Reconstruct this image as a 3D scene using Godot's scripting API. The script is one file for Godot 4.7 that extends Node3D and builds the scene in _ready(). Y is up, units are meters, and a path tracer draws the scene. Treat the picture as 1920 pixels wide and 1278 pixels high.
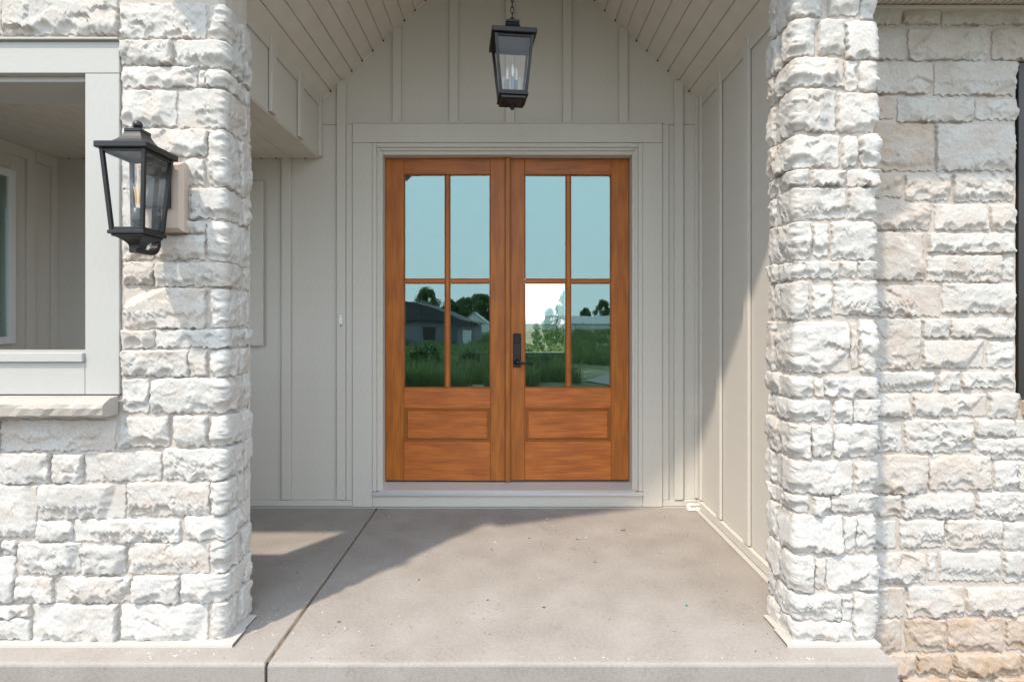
extends Node3D

# A covered front entry: stone walls, board-and-batten siding, a wooden double door. Metres, y up, porch floor at y = 0.
const WALL_Z := -4.0        # siding of the entry wall
const FRONT_Z := -2.318     # mortar face of the stone front
const RIGHT_Z := -2.705     # mortar face of the stone wall beyond the pillar
const SIDE_X := 1.42        # half width of the entry
const VALLEY_Y := 3.04
const APEX_Y := 4.40
const DOOR_X := -0.018
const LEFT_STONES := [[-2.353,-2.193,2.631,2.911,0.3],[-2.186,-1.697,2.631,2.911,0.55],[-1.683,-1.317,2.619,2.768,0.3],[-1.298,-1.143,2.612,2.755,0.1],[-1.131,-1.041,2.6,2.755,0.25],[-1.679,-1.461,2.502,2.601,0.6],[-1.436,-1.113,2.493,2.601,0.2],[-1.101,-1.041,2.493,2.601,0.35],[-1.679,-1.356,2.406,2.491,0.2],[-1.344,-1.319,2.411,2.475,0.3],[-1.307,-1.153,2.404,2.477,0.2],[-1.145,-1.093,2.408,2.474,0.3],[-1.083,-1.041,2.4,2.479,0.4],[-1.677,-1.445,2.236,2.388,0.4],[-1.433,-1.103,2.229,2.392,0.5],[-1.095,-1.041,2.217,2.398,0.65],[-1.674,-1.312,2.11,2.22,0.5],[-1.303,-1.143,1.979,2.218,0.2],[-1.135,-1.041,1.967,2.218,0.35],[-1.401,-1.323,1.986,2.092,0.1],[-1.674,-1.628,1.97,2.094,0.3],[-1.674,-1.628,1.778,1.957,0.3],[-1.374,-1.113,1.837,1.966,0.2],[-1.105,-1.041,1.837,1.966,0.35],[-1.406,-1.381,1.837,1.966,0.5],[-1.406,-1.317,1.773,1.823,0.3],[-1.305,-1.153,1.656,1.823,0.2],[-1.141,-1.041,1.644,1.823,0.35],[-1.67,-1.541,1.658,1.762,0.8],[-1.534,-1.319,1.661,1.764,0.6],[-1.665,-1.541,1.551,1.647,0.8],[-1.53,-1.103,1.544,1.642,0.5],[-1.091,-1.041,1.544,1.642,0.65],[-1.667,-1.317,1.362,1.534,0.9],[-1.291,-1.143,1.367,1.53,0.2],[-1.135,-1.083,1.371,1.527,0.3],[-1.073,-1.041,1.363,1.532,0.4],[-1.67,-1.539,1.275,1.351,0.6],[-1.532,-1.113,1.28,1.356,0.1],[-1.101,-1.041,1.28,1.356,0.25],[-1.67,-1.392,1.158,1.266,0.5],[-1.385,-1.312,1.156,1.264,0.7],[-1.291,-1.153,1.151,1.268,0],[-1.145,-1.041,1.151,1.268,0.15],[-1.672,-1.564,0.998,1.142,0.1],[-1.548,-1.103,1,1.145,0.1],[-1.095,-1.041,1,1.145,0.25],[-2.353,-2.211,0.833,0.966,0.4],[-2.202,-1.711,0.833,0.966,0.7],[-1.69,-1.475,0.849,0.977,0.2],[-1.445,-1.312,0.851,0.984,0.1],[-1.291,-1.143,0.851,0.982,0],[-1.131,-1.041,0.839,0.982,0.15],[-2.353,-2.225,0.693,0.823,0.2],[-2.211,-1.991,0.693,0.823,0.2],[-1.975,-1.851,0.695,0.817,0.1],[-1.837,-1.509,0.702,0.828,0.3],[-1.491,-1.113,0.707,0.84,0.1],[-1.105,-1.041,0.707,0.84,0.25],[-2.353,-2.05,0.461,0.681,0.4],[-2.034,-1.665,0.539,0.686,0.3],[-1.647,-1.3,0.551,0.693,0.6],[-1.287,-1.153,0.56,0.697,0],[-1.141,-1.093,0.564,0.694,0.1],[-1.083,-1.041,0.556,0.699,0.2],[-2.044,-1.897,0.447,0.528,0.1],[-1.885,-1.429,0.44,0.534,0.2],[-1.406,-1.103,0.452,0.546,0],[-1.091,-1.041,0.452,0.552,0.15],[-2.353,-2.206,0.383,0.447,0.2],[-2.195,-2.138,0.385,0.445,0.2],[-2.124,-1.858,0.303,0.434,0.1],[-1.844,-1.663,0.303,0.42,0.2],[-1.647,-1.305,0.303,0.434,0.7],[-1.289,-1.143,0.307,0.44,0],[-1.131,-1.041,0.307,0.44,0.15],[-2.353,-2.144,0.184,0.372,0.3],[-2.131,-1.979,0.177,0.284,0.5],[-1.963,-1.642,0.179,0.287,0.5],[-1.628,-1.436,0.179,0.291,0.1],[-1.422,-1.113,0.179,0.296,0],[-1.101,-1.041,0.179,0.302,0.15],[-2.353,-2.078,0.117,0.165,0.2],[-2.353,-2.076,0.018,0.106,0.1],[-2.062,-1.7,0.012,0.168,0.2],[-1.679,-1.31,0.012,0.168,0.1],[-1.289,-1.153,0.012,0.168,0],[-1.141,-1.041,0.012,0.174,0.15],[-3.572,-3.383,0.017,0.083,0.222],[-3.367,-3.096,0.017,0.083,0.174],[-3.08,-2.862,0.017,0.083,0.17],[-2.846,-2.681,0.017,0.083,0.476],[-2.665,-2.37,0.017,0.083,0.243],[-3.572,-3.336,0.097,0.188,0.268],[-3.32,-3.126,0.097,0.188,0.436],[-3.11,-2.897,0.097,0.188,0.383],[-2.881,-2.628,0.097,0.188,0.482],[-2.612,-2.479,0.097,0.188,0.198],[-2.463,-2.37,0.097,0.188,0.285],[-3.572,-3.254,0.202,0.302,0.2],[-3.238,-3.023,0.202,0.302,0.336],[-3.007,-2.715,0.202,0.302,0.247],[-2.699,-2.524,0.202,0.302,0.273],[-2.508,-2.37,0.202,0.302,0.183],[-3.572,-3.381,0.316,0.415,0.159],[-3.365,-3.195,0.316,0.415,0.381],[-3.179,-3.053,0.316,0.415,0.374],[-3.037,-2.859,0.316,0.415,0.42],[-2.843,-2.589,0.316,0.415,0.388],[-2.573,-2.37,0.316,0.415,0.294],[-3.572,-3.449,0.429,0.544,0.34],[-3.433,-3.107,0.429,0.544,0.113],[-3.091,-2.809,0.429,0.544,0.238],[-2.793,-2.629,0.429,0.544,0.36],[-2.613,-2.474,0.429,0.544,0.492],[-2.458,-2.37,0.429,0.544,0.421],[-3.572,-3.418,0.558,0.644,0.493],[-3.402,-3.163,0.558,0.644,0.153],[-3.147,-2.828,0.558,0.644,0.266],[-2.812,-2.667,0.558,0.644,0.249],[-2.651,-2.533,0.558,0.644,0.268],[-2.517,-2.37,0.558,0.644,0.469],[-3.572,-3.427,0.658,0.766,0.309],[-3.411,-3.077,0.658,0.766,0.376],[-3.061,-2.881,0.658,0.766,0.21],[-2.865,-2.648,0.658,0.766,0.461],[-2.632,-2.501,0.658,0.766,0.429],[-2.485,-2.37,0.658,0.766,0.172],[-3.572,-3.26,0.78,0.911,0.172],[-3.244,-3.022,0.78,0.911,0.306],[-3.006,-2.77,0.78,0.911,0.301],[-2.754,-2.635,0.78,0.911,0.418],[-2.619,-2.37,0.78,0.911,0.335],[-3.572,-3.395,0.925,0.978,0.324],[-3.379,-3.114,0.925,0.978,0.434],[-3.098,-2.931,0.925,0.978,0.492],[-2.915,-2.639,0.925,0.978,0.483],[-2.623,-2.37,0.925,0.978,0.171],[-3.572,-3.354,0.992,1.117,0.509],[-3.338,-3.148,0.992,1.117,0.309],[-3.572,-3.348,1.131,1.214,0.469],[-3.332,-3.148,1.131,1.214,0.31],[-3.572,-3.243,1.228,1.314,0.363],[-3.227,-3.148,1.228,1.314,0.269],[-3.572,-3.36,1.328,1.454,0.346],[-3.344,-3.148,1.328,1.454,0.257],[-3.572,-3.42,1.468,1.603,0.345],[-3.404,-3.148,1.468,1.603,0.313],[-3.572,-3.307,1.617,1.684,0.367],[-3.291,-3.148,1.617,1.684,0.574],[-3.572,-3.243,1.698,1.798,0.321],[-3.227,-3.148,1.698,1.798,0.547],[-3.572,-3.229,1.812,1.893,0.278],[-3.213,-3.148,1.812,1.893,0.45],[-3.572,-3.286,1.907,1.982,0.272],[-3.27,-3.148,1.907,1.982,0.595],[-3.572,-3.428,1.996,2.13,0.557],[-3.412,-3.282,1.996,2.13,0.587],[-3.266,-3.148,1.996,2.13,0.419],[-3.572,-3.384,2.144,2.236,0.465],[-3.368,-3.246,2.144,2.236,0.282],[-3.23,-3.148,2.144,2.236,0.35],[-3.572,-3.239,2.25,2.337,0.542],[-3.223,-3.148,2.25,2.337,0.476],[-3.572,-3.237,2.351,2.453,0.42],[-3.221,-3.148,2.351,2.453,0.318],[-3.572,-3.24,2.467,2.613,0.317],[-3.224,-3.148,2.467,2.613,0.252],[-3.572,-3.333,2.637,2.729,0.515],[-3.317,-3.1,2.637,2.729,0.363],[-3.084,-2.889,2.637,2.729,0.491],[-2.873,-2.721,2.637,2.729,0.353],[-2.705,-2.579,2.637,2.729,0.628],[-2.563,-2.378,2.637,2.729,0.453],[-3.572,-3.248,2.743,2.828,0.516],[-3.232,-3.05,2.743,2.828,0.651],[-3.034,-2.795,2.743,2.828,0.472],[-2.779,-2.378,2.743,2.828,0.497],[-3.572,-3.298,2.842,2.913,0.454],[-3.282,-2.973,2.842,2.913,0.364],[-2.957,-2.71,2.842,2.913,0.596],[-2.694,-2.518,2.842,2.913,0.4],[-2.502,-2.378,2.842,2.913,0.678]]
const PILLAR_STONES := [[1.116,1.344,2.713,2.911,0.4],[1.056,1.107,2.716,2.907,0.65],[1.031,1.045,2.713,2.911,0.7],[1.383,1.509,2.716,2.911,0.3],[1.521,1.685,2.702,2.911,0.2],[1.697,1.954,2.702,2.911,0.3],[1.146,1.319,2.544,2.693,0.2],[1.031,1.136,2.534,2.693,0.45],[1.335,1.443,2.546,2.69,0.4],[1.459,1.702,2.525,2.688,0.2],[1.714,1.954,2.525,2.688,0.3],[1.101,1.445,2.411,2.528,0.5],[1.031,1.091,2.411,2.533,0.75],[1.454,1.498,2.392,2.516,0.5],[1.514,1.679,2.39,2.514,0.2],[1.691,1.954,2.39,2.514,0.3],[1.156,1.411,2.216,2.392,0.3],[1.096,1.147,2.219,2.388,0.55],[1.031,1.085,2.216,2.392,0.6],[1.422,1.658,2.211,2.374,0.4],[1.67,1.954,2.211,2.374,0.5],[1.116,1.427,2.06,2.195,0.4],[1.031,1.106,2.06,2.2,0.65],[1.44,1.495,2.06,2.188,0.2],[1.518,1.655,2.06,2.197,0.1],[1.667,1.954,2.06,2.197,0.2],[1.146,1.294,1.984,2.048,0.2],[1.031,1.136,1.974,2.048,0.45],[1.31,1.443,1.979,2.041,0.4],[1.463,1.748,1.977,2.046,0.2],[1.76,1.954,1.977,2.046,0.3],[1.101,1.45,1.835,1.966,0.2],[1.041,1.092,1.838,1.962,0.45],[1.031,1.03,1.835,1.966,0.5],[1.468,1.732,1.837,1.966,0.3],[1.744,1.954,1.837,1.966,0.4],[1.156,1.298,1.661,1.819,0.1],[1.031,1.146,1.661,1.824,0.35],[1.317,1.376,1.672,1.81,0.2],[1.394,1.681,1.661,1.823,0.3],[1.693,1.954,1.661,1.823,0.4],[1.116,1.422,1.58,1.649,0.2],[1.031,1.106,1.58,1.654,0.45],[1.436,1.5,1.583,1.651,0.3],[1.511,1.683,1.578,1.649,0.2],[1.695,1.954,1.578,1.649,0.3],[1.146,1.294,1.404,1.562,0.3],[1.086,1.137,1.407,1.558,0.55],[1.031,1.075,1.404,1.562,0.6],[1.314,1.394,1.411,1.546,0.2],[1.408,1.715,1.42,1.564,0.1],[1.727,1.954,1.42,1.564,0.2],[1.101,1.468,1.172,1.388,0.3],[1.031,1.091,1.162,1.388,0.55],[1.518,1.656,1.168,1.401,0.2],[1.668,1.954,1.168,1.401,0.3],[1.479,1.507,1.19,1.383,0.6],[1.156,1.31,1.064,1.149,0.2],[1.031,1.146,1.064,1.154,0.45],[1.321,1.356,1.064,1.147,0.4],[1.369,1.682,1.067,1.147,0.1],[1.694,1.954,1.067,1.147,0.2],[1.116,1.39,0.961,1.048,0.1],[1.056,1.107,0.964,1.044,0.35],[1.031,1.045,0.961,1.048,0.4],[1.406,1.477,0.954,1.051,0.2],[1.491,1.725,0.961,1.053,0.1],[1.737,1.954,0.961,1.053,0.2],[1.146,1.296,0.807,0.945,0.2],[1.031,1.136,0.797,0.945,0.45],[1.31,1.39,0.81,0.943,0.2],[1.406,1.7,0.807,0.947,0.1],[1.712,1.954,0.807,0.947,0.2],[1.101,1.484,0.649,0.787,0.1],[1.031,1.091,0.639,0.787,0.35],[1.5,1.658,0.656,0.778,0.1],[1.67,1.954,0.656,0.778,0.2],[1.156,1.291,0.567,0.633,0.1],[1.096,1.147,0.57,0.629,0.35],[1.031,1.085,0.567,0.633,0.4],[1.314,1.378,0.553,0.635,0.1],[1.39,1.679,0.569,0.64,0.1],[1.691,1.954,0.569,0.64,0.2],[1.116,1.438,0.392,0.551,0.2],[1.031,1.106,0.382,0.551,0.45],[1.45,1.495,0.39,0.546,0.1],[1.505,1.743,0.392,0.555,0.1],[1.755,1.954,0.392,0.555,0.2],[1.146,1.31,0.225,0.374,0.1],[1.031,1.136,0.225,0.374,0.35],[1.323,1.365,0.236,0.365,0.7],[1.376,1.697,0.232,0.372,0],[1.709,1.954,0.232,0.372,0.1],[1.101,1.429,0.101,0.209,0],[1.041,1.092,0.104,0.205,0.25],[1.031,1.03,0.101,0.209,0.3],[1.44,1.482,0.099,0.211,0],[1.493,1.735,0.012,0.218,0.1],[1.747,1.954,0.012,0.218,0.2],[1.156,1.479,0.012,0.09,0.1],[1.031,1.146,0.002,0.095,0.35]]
const WALL_STONES := [[1.609,1.971,2.891,3.012,0.9],[1.989,2.174,2.894,3.001,0.9],[2.185,2.598,2.891,2.996,0.8],[2.611,2.853,2.891,2.996,0.8],[1.609,2,2.714,2.873,1],[2.016,2.413,2.712,2.873,0.8],[2.44,2.665,2.714,2.867,0.9],[2.681,2.879,2.714,2.867,0.8],[1.609,2.126,2.543,2.693,0.9],[2.15,2.552,2.535,2.696,0.5],[1.609,1.946,2.414,2.524,1.4],[1.962,2.34,2.398,2.519,0.6],[2.354,2.563,2.411,2.513,0.7],[1.609,2.137,2.154,2.387,1.3],[2.158,2.544,2.154,2.385,0.7],[1.609,1.984,2.02,2.135,1.3],[2.003,2.22,2.004,2.135,0.8],[2.247,2.544,2.001,2.135,0.6],[1.609,2.123,1.856,1.985,1.1],[2.15,2.413,1.854,1.982,0.4],[2.434,2.555,1.854,1.982,0.9],[1.609,2.091,1.602,1.838,1.1],[2.118,2.552,1.741,1.835,0.2],[2.113,2.475,1.594,1.722,0.5],[2.496,2.547,1.599,1.714,0.3],[1.609,2.172,1.419,1.572,1.1],[2.19,2.547,1.438,1.58,0.4],[1.609,2.072,1.151,1.403,0.9],[2.091,2.214,1.315,1.401,0.3],[2.231,2.547,1.312,1.406,0.3],[2.091,2.394,1.159,1.296,0.4],[2.416,2.547,1.159,1.291,0.2],[1.609,2.142,1.039,1.135,0.4],[2.172,2.273,1.044,1.135,0.2],[2.29,2.542,1.058,1.135,0.2],[1.609,2.024,0.91,1.025,0.5],[2.043,2.41,0.915,1.025,0.5],[2.426,2.566,0.91,1.028,0.4],[1.609,1.981,0.736,0.889,0.4],[2,2.332,0.733,0.894,0.2],[2.357,2.547,0.814,0.894,0.3],[2.357,2.665,0.696,0.798,0.2],[2.563,2.853,0.814,0.889,0.3],[2.681,2.879,0.696,0.798,0.3],[1.609,2.105,0.524,0.717,1.1],[2.123,2.426,0.543,0.714,0.9],[2.45,2.56,0.543,0.685,0.1],[2.576,2.853,0.543,0.68,0.2],[1.609,1.971,0.409,0.513,0.6],[1.989,2.34,0.403,0.521,0.1],[2.365,2.665,0.39,0.527,0.1],[2.681,2.879,0.393,0.524,0.1],[1.609,1.952,0.248,0.382,0.3],[1.976,2.188,0.248,0.387,0.2],[2.206,2.477,0.248,0.387,0.6],[2.496,2.772,0.243,0.377,0.2],[1.609,2.099,0.068,0.221,0.7],[2.118,2.158,0.082,0.218,0.3],[2.177,2.475,0.082,0.224,0.3],[2.501,2.772,0.074,0.224,0.2],[1.609,1.995,-0.103,0.044,0.9],[2.013,2.295,-0.103,0.05,0.8],[2.311,2.665,-0.09,0.044,1],[1.609,1.979,-0.27,-0.119,1.3],[2.005,2.196,-0.278,-0.114,1.6],[2.214,2.493,-0.27,-0.109,1.8],[2.512,2.772,-0.27,-0.109,1.7],[1.609,2.046,-0.387,-0.291,1.8],[2.062,2.233,-0.387,-0.291,1.9],[2.249,2.576,-0.393,-0.286,2],[2.592,2.826,-0.387,-0.291,1.9],[1.609,1.968,-0.511,-0.409,1.9],[1.984,2.209,-0.511,-0.409,2],[2.228,2.429,-0.511,-0.409,2],[2.445,2.638,-0.511,-0.409,2],[2.654,2.879,-0.511,-0.409,2],[2.893,3.161,-0.513,-0.416,0.588],[3.177,3.496,-0.513,-0.416,0.486],[3.512,3.798,-0.513,-0.416,0.421],[3.814,3.919,-0.513,-0.416,0.612],[3.935,4.142,-0.513,-0.416,0.559],[2.893,3.072,-0.402,-0.306,0.366],[3.088,3.358,-0.402,-0.306,0.655],[3.374,3.712,-0.402,-0.306,0.515],[3.728,3.934,-0.402,-0.306,0.517],[3.95,4.066,-0.402,-0.306,0.593],[4.082,4.142,-0.402,-0.306,0.334],[2.893,3.223,-0.292,-0.226,0.433],[3.239,3.446,-0.292,-0.226,0.327],[3.462,3.663,-0.292,-0.226,0.495],[3.679,3.813,-0.292,-0.226,0.349],[3.829,4.142,-0.292,-0.226,0.63],[2.893,3.212,-0.212,-0.143,0.698],[3.228,3.501,-0.212,-0.143,0.475],[3.517,3.665,-0.212,-0.143,0.374],[3.681,3.978,-0.212,-0.143,0.327],[3.994,4.142,-0.212,-0.143,0.522],[2.893,3.176,-0.129,-0.018,0.412],[3.192,3.433,-0.129,-0.018,0.347],[3.449,3.649,-0.129,-0.018,0.549],[3.665,3.771,-0.129,-0.018,0.337],[3.787,4.056,-0.129,-0.018,0.496],[4.072,4.142,-0.129,-0.018,0.562],[2.893,3.03,-0.004,0.125,0.418],[3.046,3.287,-0.004,0.125,0.571],[3.303,3.476,-0.004,0.125,0.677],[3.492,3.728,-0.004,0.125,0.388],[3.744,3.863,-0.004,0.125,0.394],[3.879,4.142,-0.004,0.125,0.413],[2.893,3.191,0.139,0.273,0.645],[3.207,3.42,0.139,0.273,0.456],[3.436,3.571,0.139,0.273,0.307],[3.587,3.773,0.139,0.273,0.529],[3.789,3.902,0.139,0.273,0.645],[3.918,4.142,0.139,0.273,0.481],[2.893,3.108,0.287,0.378,0.685],[3.124,3.254,0.287,0.378,0.512],[3.27,3.504,0.287,0.378,0.454],[3.52,3.828,0.287,0.378,0.678],[3.844,4.051,0.287,0.378,0.618],[4.067,4.142,0.287,0.378,0.334],[2.893,3.115,0.392,0.521,0.385],[3.131,3.403,0.392,0.521,0.45],[3.419,3.724,0.392,0.521,0.416],[3.74,4.067,0.392,0.521,0.582],[4.083,4.142,0.392,0.521,0.451],[2.893,3.083,0.535,0.65,0.418],[3.099,3.355,0.535,0.65,0.684],[3.371,3.561,0.535,0.65,0.315],[3.577,3.92,0.535,0.65,0.386],[3.936,4.142,0.535,0.65,0.325],[2.893,3.042,0.664,0.728,0.378],[3.058,3.279,0.664,0.728,0.675],[3.295,3.558,0.664,0.728,0.439],[3.574,3.781,0.664,0.728,0.42],[3.797,4.142,0.664,0.728,0.669],[2.893,3.108,0.742,0.827,0.377],[3.124,3.385,0.742,0.827,0.328],[3.401,3.713,0.742,0.827,0.648],[3.729,3.946,0.742,0.827,0.521],[3.962,4.142,0.742,0.827,0.627],[2.893,3.158,0.841,0.903,0.313],[3.174,3.493,0.841,0.903,0.438],[3.509,3.794,0.841,0.903,0.426],[3.81,3.928,0.841,0.903,0.309],[3.944,4.142,0.841,0.903,0.64],[2.893,3.185,2.727,2.8,0.73],[3.201,3.414,2.727,2.8,0.696],[3.43,3.773,2.727,2.8,0.613],[3.789,4.064,2.727,2.8,0.83],[4.08,4.142,2.727,2.8,0.847],[2.893,3.167,2.814,2.943,0.872],[3.183,3.331,2.814,2.943,0.745],[3.347,3.467,2.814,2.943,0.997],[3.483,3.699,2.814,2.943,0.91],[3.715,3.861,2.814,2.943,0.684],[3.877,3.992,2.814,2.943,0.843],[4.008,4.142,2.814,2.943,0.708],[3.538,3.751,0.927,1.023,0.673],[3.767,3.911,0.927,1.023,0.413],[3.927,4.142,0.927,1.023,0.735],[3.538,3.867,1.037,1.14,0.687],[3.883,4.044,1.037,1.14,0.721],[4.06,4.142,1.037,1.14,0.589],[3.538,3.797,1.154,1.266,0.599],[3.813,4.142,1.154,1.266,0.419],[3.538,3.749,1.28,1.404,0.656],[3.765,4.142,1.28,1.404,0.78],[3.538,3.809,1.418,1.493,0.656],[3.825,3.974,1.418,1.493,0.493],[3.99,4.142,1.418,1.493,0.716],[3.538,3.878,1.507,1.575,0.465],[3.894,4.017,1.507,1.575,0.692],[4.033,4.142,1.507,1.575,0.576],[3.538,3.744,1.589,1.677,0.707],[3.76,3.989,1.589,1.677,0.453],[4.005,4.142,1.589,1.677,0.702],[3.538,3.856,1.691,1.803,0.8],[3.872,4.142,1.691,1.803,0.455],[3.538,3.829,1.817,1.915,0.505],[3.845,4.046,1.817,1.915,0.453],[4.062,4.142,1.817,1.915,0.589],[3.538,3.834,1.929,2.042,0.787],[3.85,4.142,1.929,2.042,0.51],[3.538,3.702,2.056,2.154,0.681],[3.718,4.013,2.056,2.154,0.753],[4.029,4.142,2.056,2.154,0.429],[3.538,3.733,2.168,2.287,0.708],[3.749,3.853,2.168,2.287,0.514],[3.869,4.142,2.168,2.287,0.453],[3.538,3.676,2.301,2.364,0.675],[3.692,3.984,2.301,2.364,0.407],[4,4.142,2.301,2.364,0.571],[3.538,3.835,2.378,2.447,0.625],[3.851,4.032,2.378,2.447,0.523],[4.048,4.142,2.378,2.447,0.599],[3.538,3.65,2.461,2.546,0.617],[3.666,3.948,2.461,2.546,0.411],[3.964,4.142,2.461,2.546,0.788],[3.538,3.747,2.56,2.703,0.503],[3.763,4.142,2.56,2.703,0.407]]

var M := {}
var boxes := {}
var ink := FastNoiseLite.new()
var ridge := FastNoiseLite.new()
var cells := FastNoiseLite.new()
var fine := FastNoiseLite.new()
var patch := FastNoiseLite.new()
var counts := {}


# ---------------------------------------------------------------- helpers
func lin(r: float, g: float, b: float) -> Color:
	return Color(r, g, b).linear_to_srgb()


func thing(called: String, label: String, category: String, at := Vector3.ZERO, group := "") -> Node3D:
	var o := Node3D.new()
	o.name = numbered(called)
	o.position = at
	add_child(o)
	tag(o, label, category, group)
	return o


func tag(o: Node, label: String, category: String, group := "") -> void:
	o.set_meta("label", label)
	o.set_meta("category", category)
	if group != "":
		o.set_meta("group", group)


func numbered(called: String) -> String:
	var n: int = counts.get(called, 0)
	counts[called] = n + 1
	return called if n == 0 else "%s_%03d" % [called, n]


func part(parent: Node, called: String, mesh: Mesh, m: Material, at := Vector3.ZERO, turn := Vector3.ZERO) -> MeshInstance3D:
	var o := MeshInstance3D.new()
	var key := str(parent.get_instance_id()) + called
	var n: int = counts.get(key, 0)
	counts[key] = n + 1
	o.name = called if n == 0 else "%s_%03d" % [called, n]
	o.mesh = mesh
	o.material_override = m
	o.position = at
	o.rotation = turn
	parent.add_child(o)
	return o


func structure(called: String, mesh: Mesh, m: Material, at := Vector3.ZERO) -> MeshInstance3D:
	var o := MeshInstance3D.new()
	o.name = numbered(called)
	o.mesh = mesh
	o.material_override = m
	o.position = at
	o.set_meta("kind", "structure")
	add_child(o)
	return o


func newst() -> SurfaceTool:
	var st := SurfaceTool.new()
	st.begin(Mesh.PRIMITIVE_TRIANGLES)
	st.set_smooth_group(-1)
	return st


func done(st: SurfaceTool) -> ArrayMesh:
	st.generate_normals()
	return st.commit()


# one flat polygon, turned away from the inner point
func face(st: SurfaceTool, p: Array, inner: Vector3) -> void:
	var a: Vector3 = p[0]
	var n := Vector3.ZERO
	var mid := Vector3.ZERO
	for k in p.size():
		var u: Vector3 = p[k]
		var w: Vector3 = p[(k + 1) % p.size()]
		n += (u - a).cross(w - a)
		mid += u
	mid /= p.size()
	var flip := n.dot(mid - inner) > 0
	for k in range(1, p.size() - 1):
		st.add_vertex(a)
		if flip:
			st.add_vertex(p[k + 1]); st.add_vertex(p[k])
		else:
			st.add_vertex(p[k]); st.add_vertex(p[k + 1])


# chamfered box about its centre
func box(size: Vector3, c := 0.002) -> ArrayMesh:
	var key := "%.4f %.4f %.4f %.4f" % [size.x, size.y, size.z, c]
	if boxes.has(key):
		return boxes[key]
	var st := newst()
	add_box(st, Vector3.ZERO, size, c)
	boxes[key] = done(st)
	return boxes[key]


func add_box(st: SurfaceTool, at: Vector3, size: Vector3, c := 0.002) -> void:
	c = minf(c, minf(size.x, minf(size.y, size.z)) * 0.3)
	var h := size / 2
	for axis in 3:
		var b := (axis + 1) % 3
		var d := (axis + 2) % 3
		for s in [-1.0, 1.0]:
			var q := []
			for e in [[-1, -1], [1, -1], [1, 1], [-1, 1]]:
				var v := Vector3.ZERO
				v[axis] = s * h[axis]
				v[b] = e[0] * (h[b] - c)
				v[d] = e[1] * (h[d] - c)
				q.append(at + v)
			face(st, q, at)
		for s in [-1.0, 1.0]:
			for t in [-1.0, 1.0]:
				var q := []
				for e in [-1.0, 1.0]:
					var v := Vector3.ZERO
					v[axis] = e * (h[axis] - c)
					v[b] = s * h[b]
					v[d] = t * (h[d] - c)
					q.append(at + v)
				for e in [1.0, -1.0]:
					var v := Vector3.ZERO
					v[axis] = e * (h[axis] - c)
					v[b] = s * (h[b] - c)
					v[d] = t * h[d]
					q.append(at + v)
				face(st, q, at)
	for i in [-1.0, 1.0]:
		for j in [-1.0, 1.0]:
			for k in [-1.0, 1.0]:
				var q := []
				for axis in 3:
					var v := Vector3(i * (h.x - c), j * (h.y - c), k * (h.z - c))
					v[axis] = [i, j, k][axis] * h[axis]
					q.append(at + v)
				face(st, q, at)


# a board given by its extents
func board(parent: Node, called: String, x0: float, x1: float, y0: float, y1: float, z0: float, z1: float, m: Material, c := 0.002) -> MeshInstance3D:
	return part(parent, called, box(Vector3(absf(x1 - x0), absf(y1 - y0), absf(z1 - z0)), c), m, Vector3((x0 + x1) / 2, (y0 + y1) / 2, (z0 + z1) / 2))


# convex outline in x, y pushed from z0 to z1
func prism(pts: Array, z0: float, z1: float) -> ArrayMesh:
	var st := newst()
	var mid := Vector3.ZERO
	for p in pts:
		mid += Vector3(p.x, p.y, (z0 + z1) / 2)
	mid /= pts.size()
	for z in [z0, z1]:
		var q := []
		for p in pts:
			q.append(Vector3(p.x, p.y, z))
		face(st, q, mid)
	for k in pts.size():
		var a: Vector2 = pts[k]
		var b: Vector2 = pts[(k + 1) % pts.size()]
		face(st, [Vector3(a.x, a.y, z0), Vector3(b.x, b.y, z0), Vector3(b.x, b.y, z1), Vector3(a.x, a.y, z1)], mid)
	return done(st)


# square frustum, half widths w0 at y0 and w1 at y1
func add_frustum(st: SurfaceTool, y0: float, w0: float, y1: float, w1: float, c := Vector3.ZERO) -> void:
	var lo := []
	var hi := []
	for e in [[-1, -1], [1, -1], [1, 1], [-1, 1]]:
		lo.append(c + Vector3(e[0] * w0, y0, e[1] * w0))
		hi.append(c + Vector3(e[0] * w1, y1, e[1] * w1))
	var mid := c + Vector3(0, (y0 + y1) / 2, 0)
	face(st, lo, mid)
	face(st, hi, mid)
	for k in 4:
		face(st, [lo[k], lo[(k + 1) % 4], hi[(k + 1) % 4], hi[k]], mid)


# square bar from a to b
func add_bar(st: SurfaceTool, a: Vector3, b: Vector3, w: float, d := -1.0) -> void:
	if d < 0:
		d = w
	var f := (b - a).normalized()
	var s := Vector3.RIGHT
	s = (s - f * s.dot(f)).normalized()
	var t := f.cross(s)
	var lo := []
	var hi := []
	for e in [[-1, -1], [1, -1], [1, 1], [-1, 1]]:
		var o: Vector3 = s * e[0] * w / 2 + t * e[1] * d / 2
		lo.append(a + o)
		hi.append(b + o)
	var mid := (a + b) / 2
	face(st, lo, mid)
	face(st, hi, mid)
	for k in 4:
		face(st, [lo[k], lo[(k + 1) % 4], hi[(k + 1) % 4], hi[k]], mid)


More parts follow.
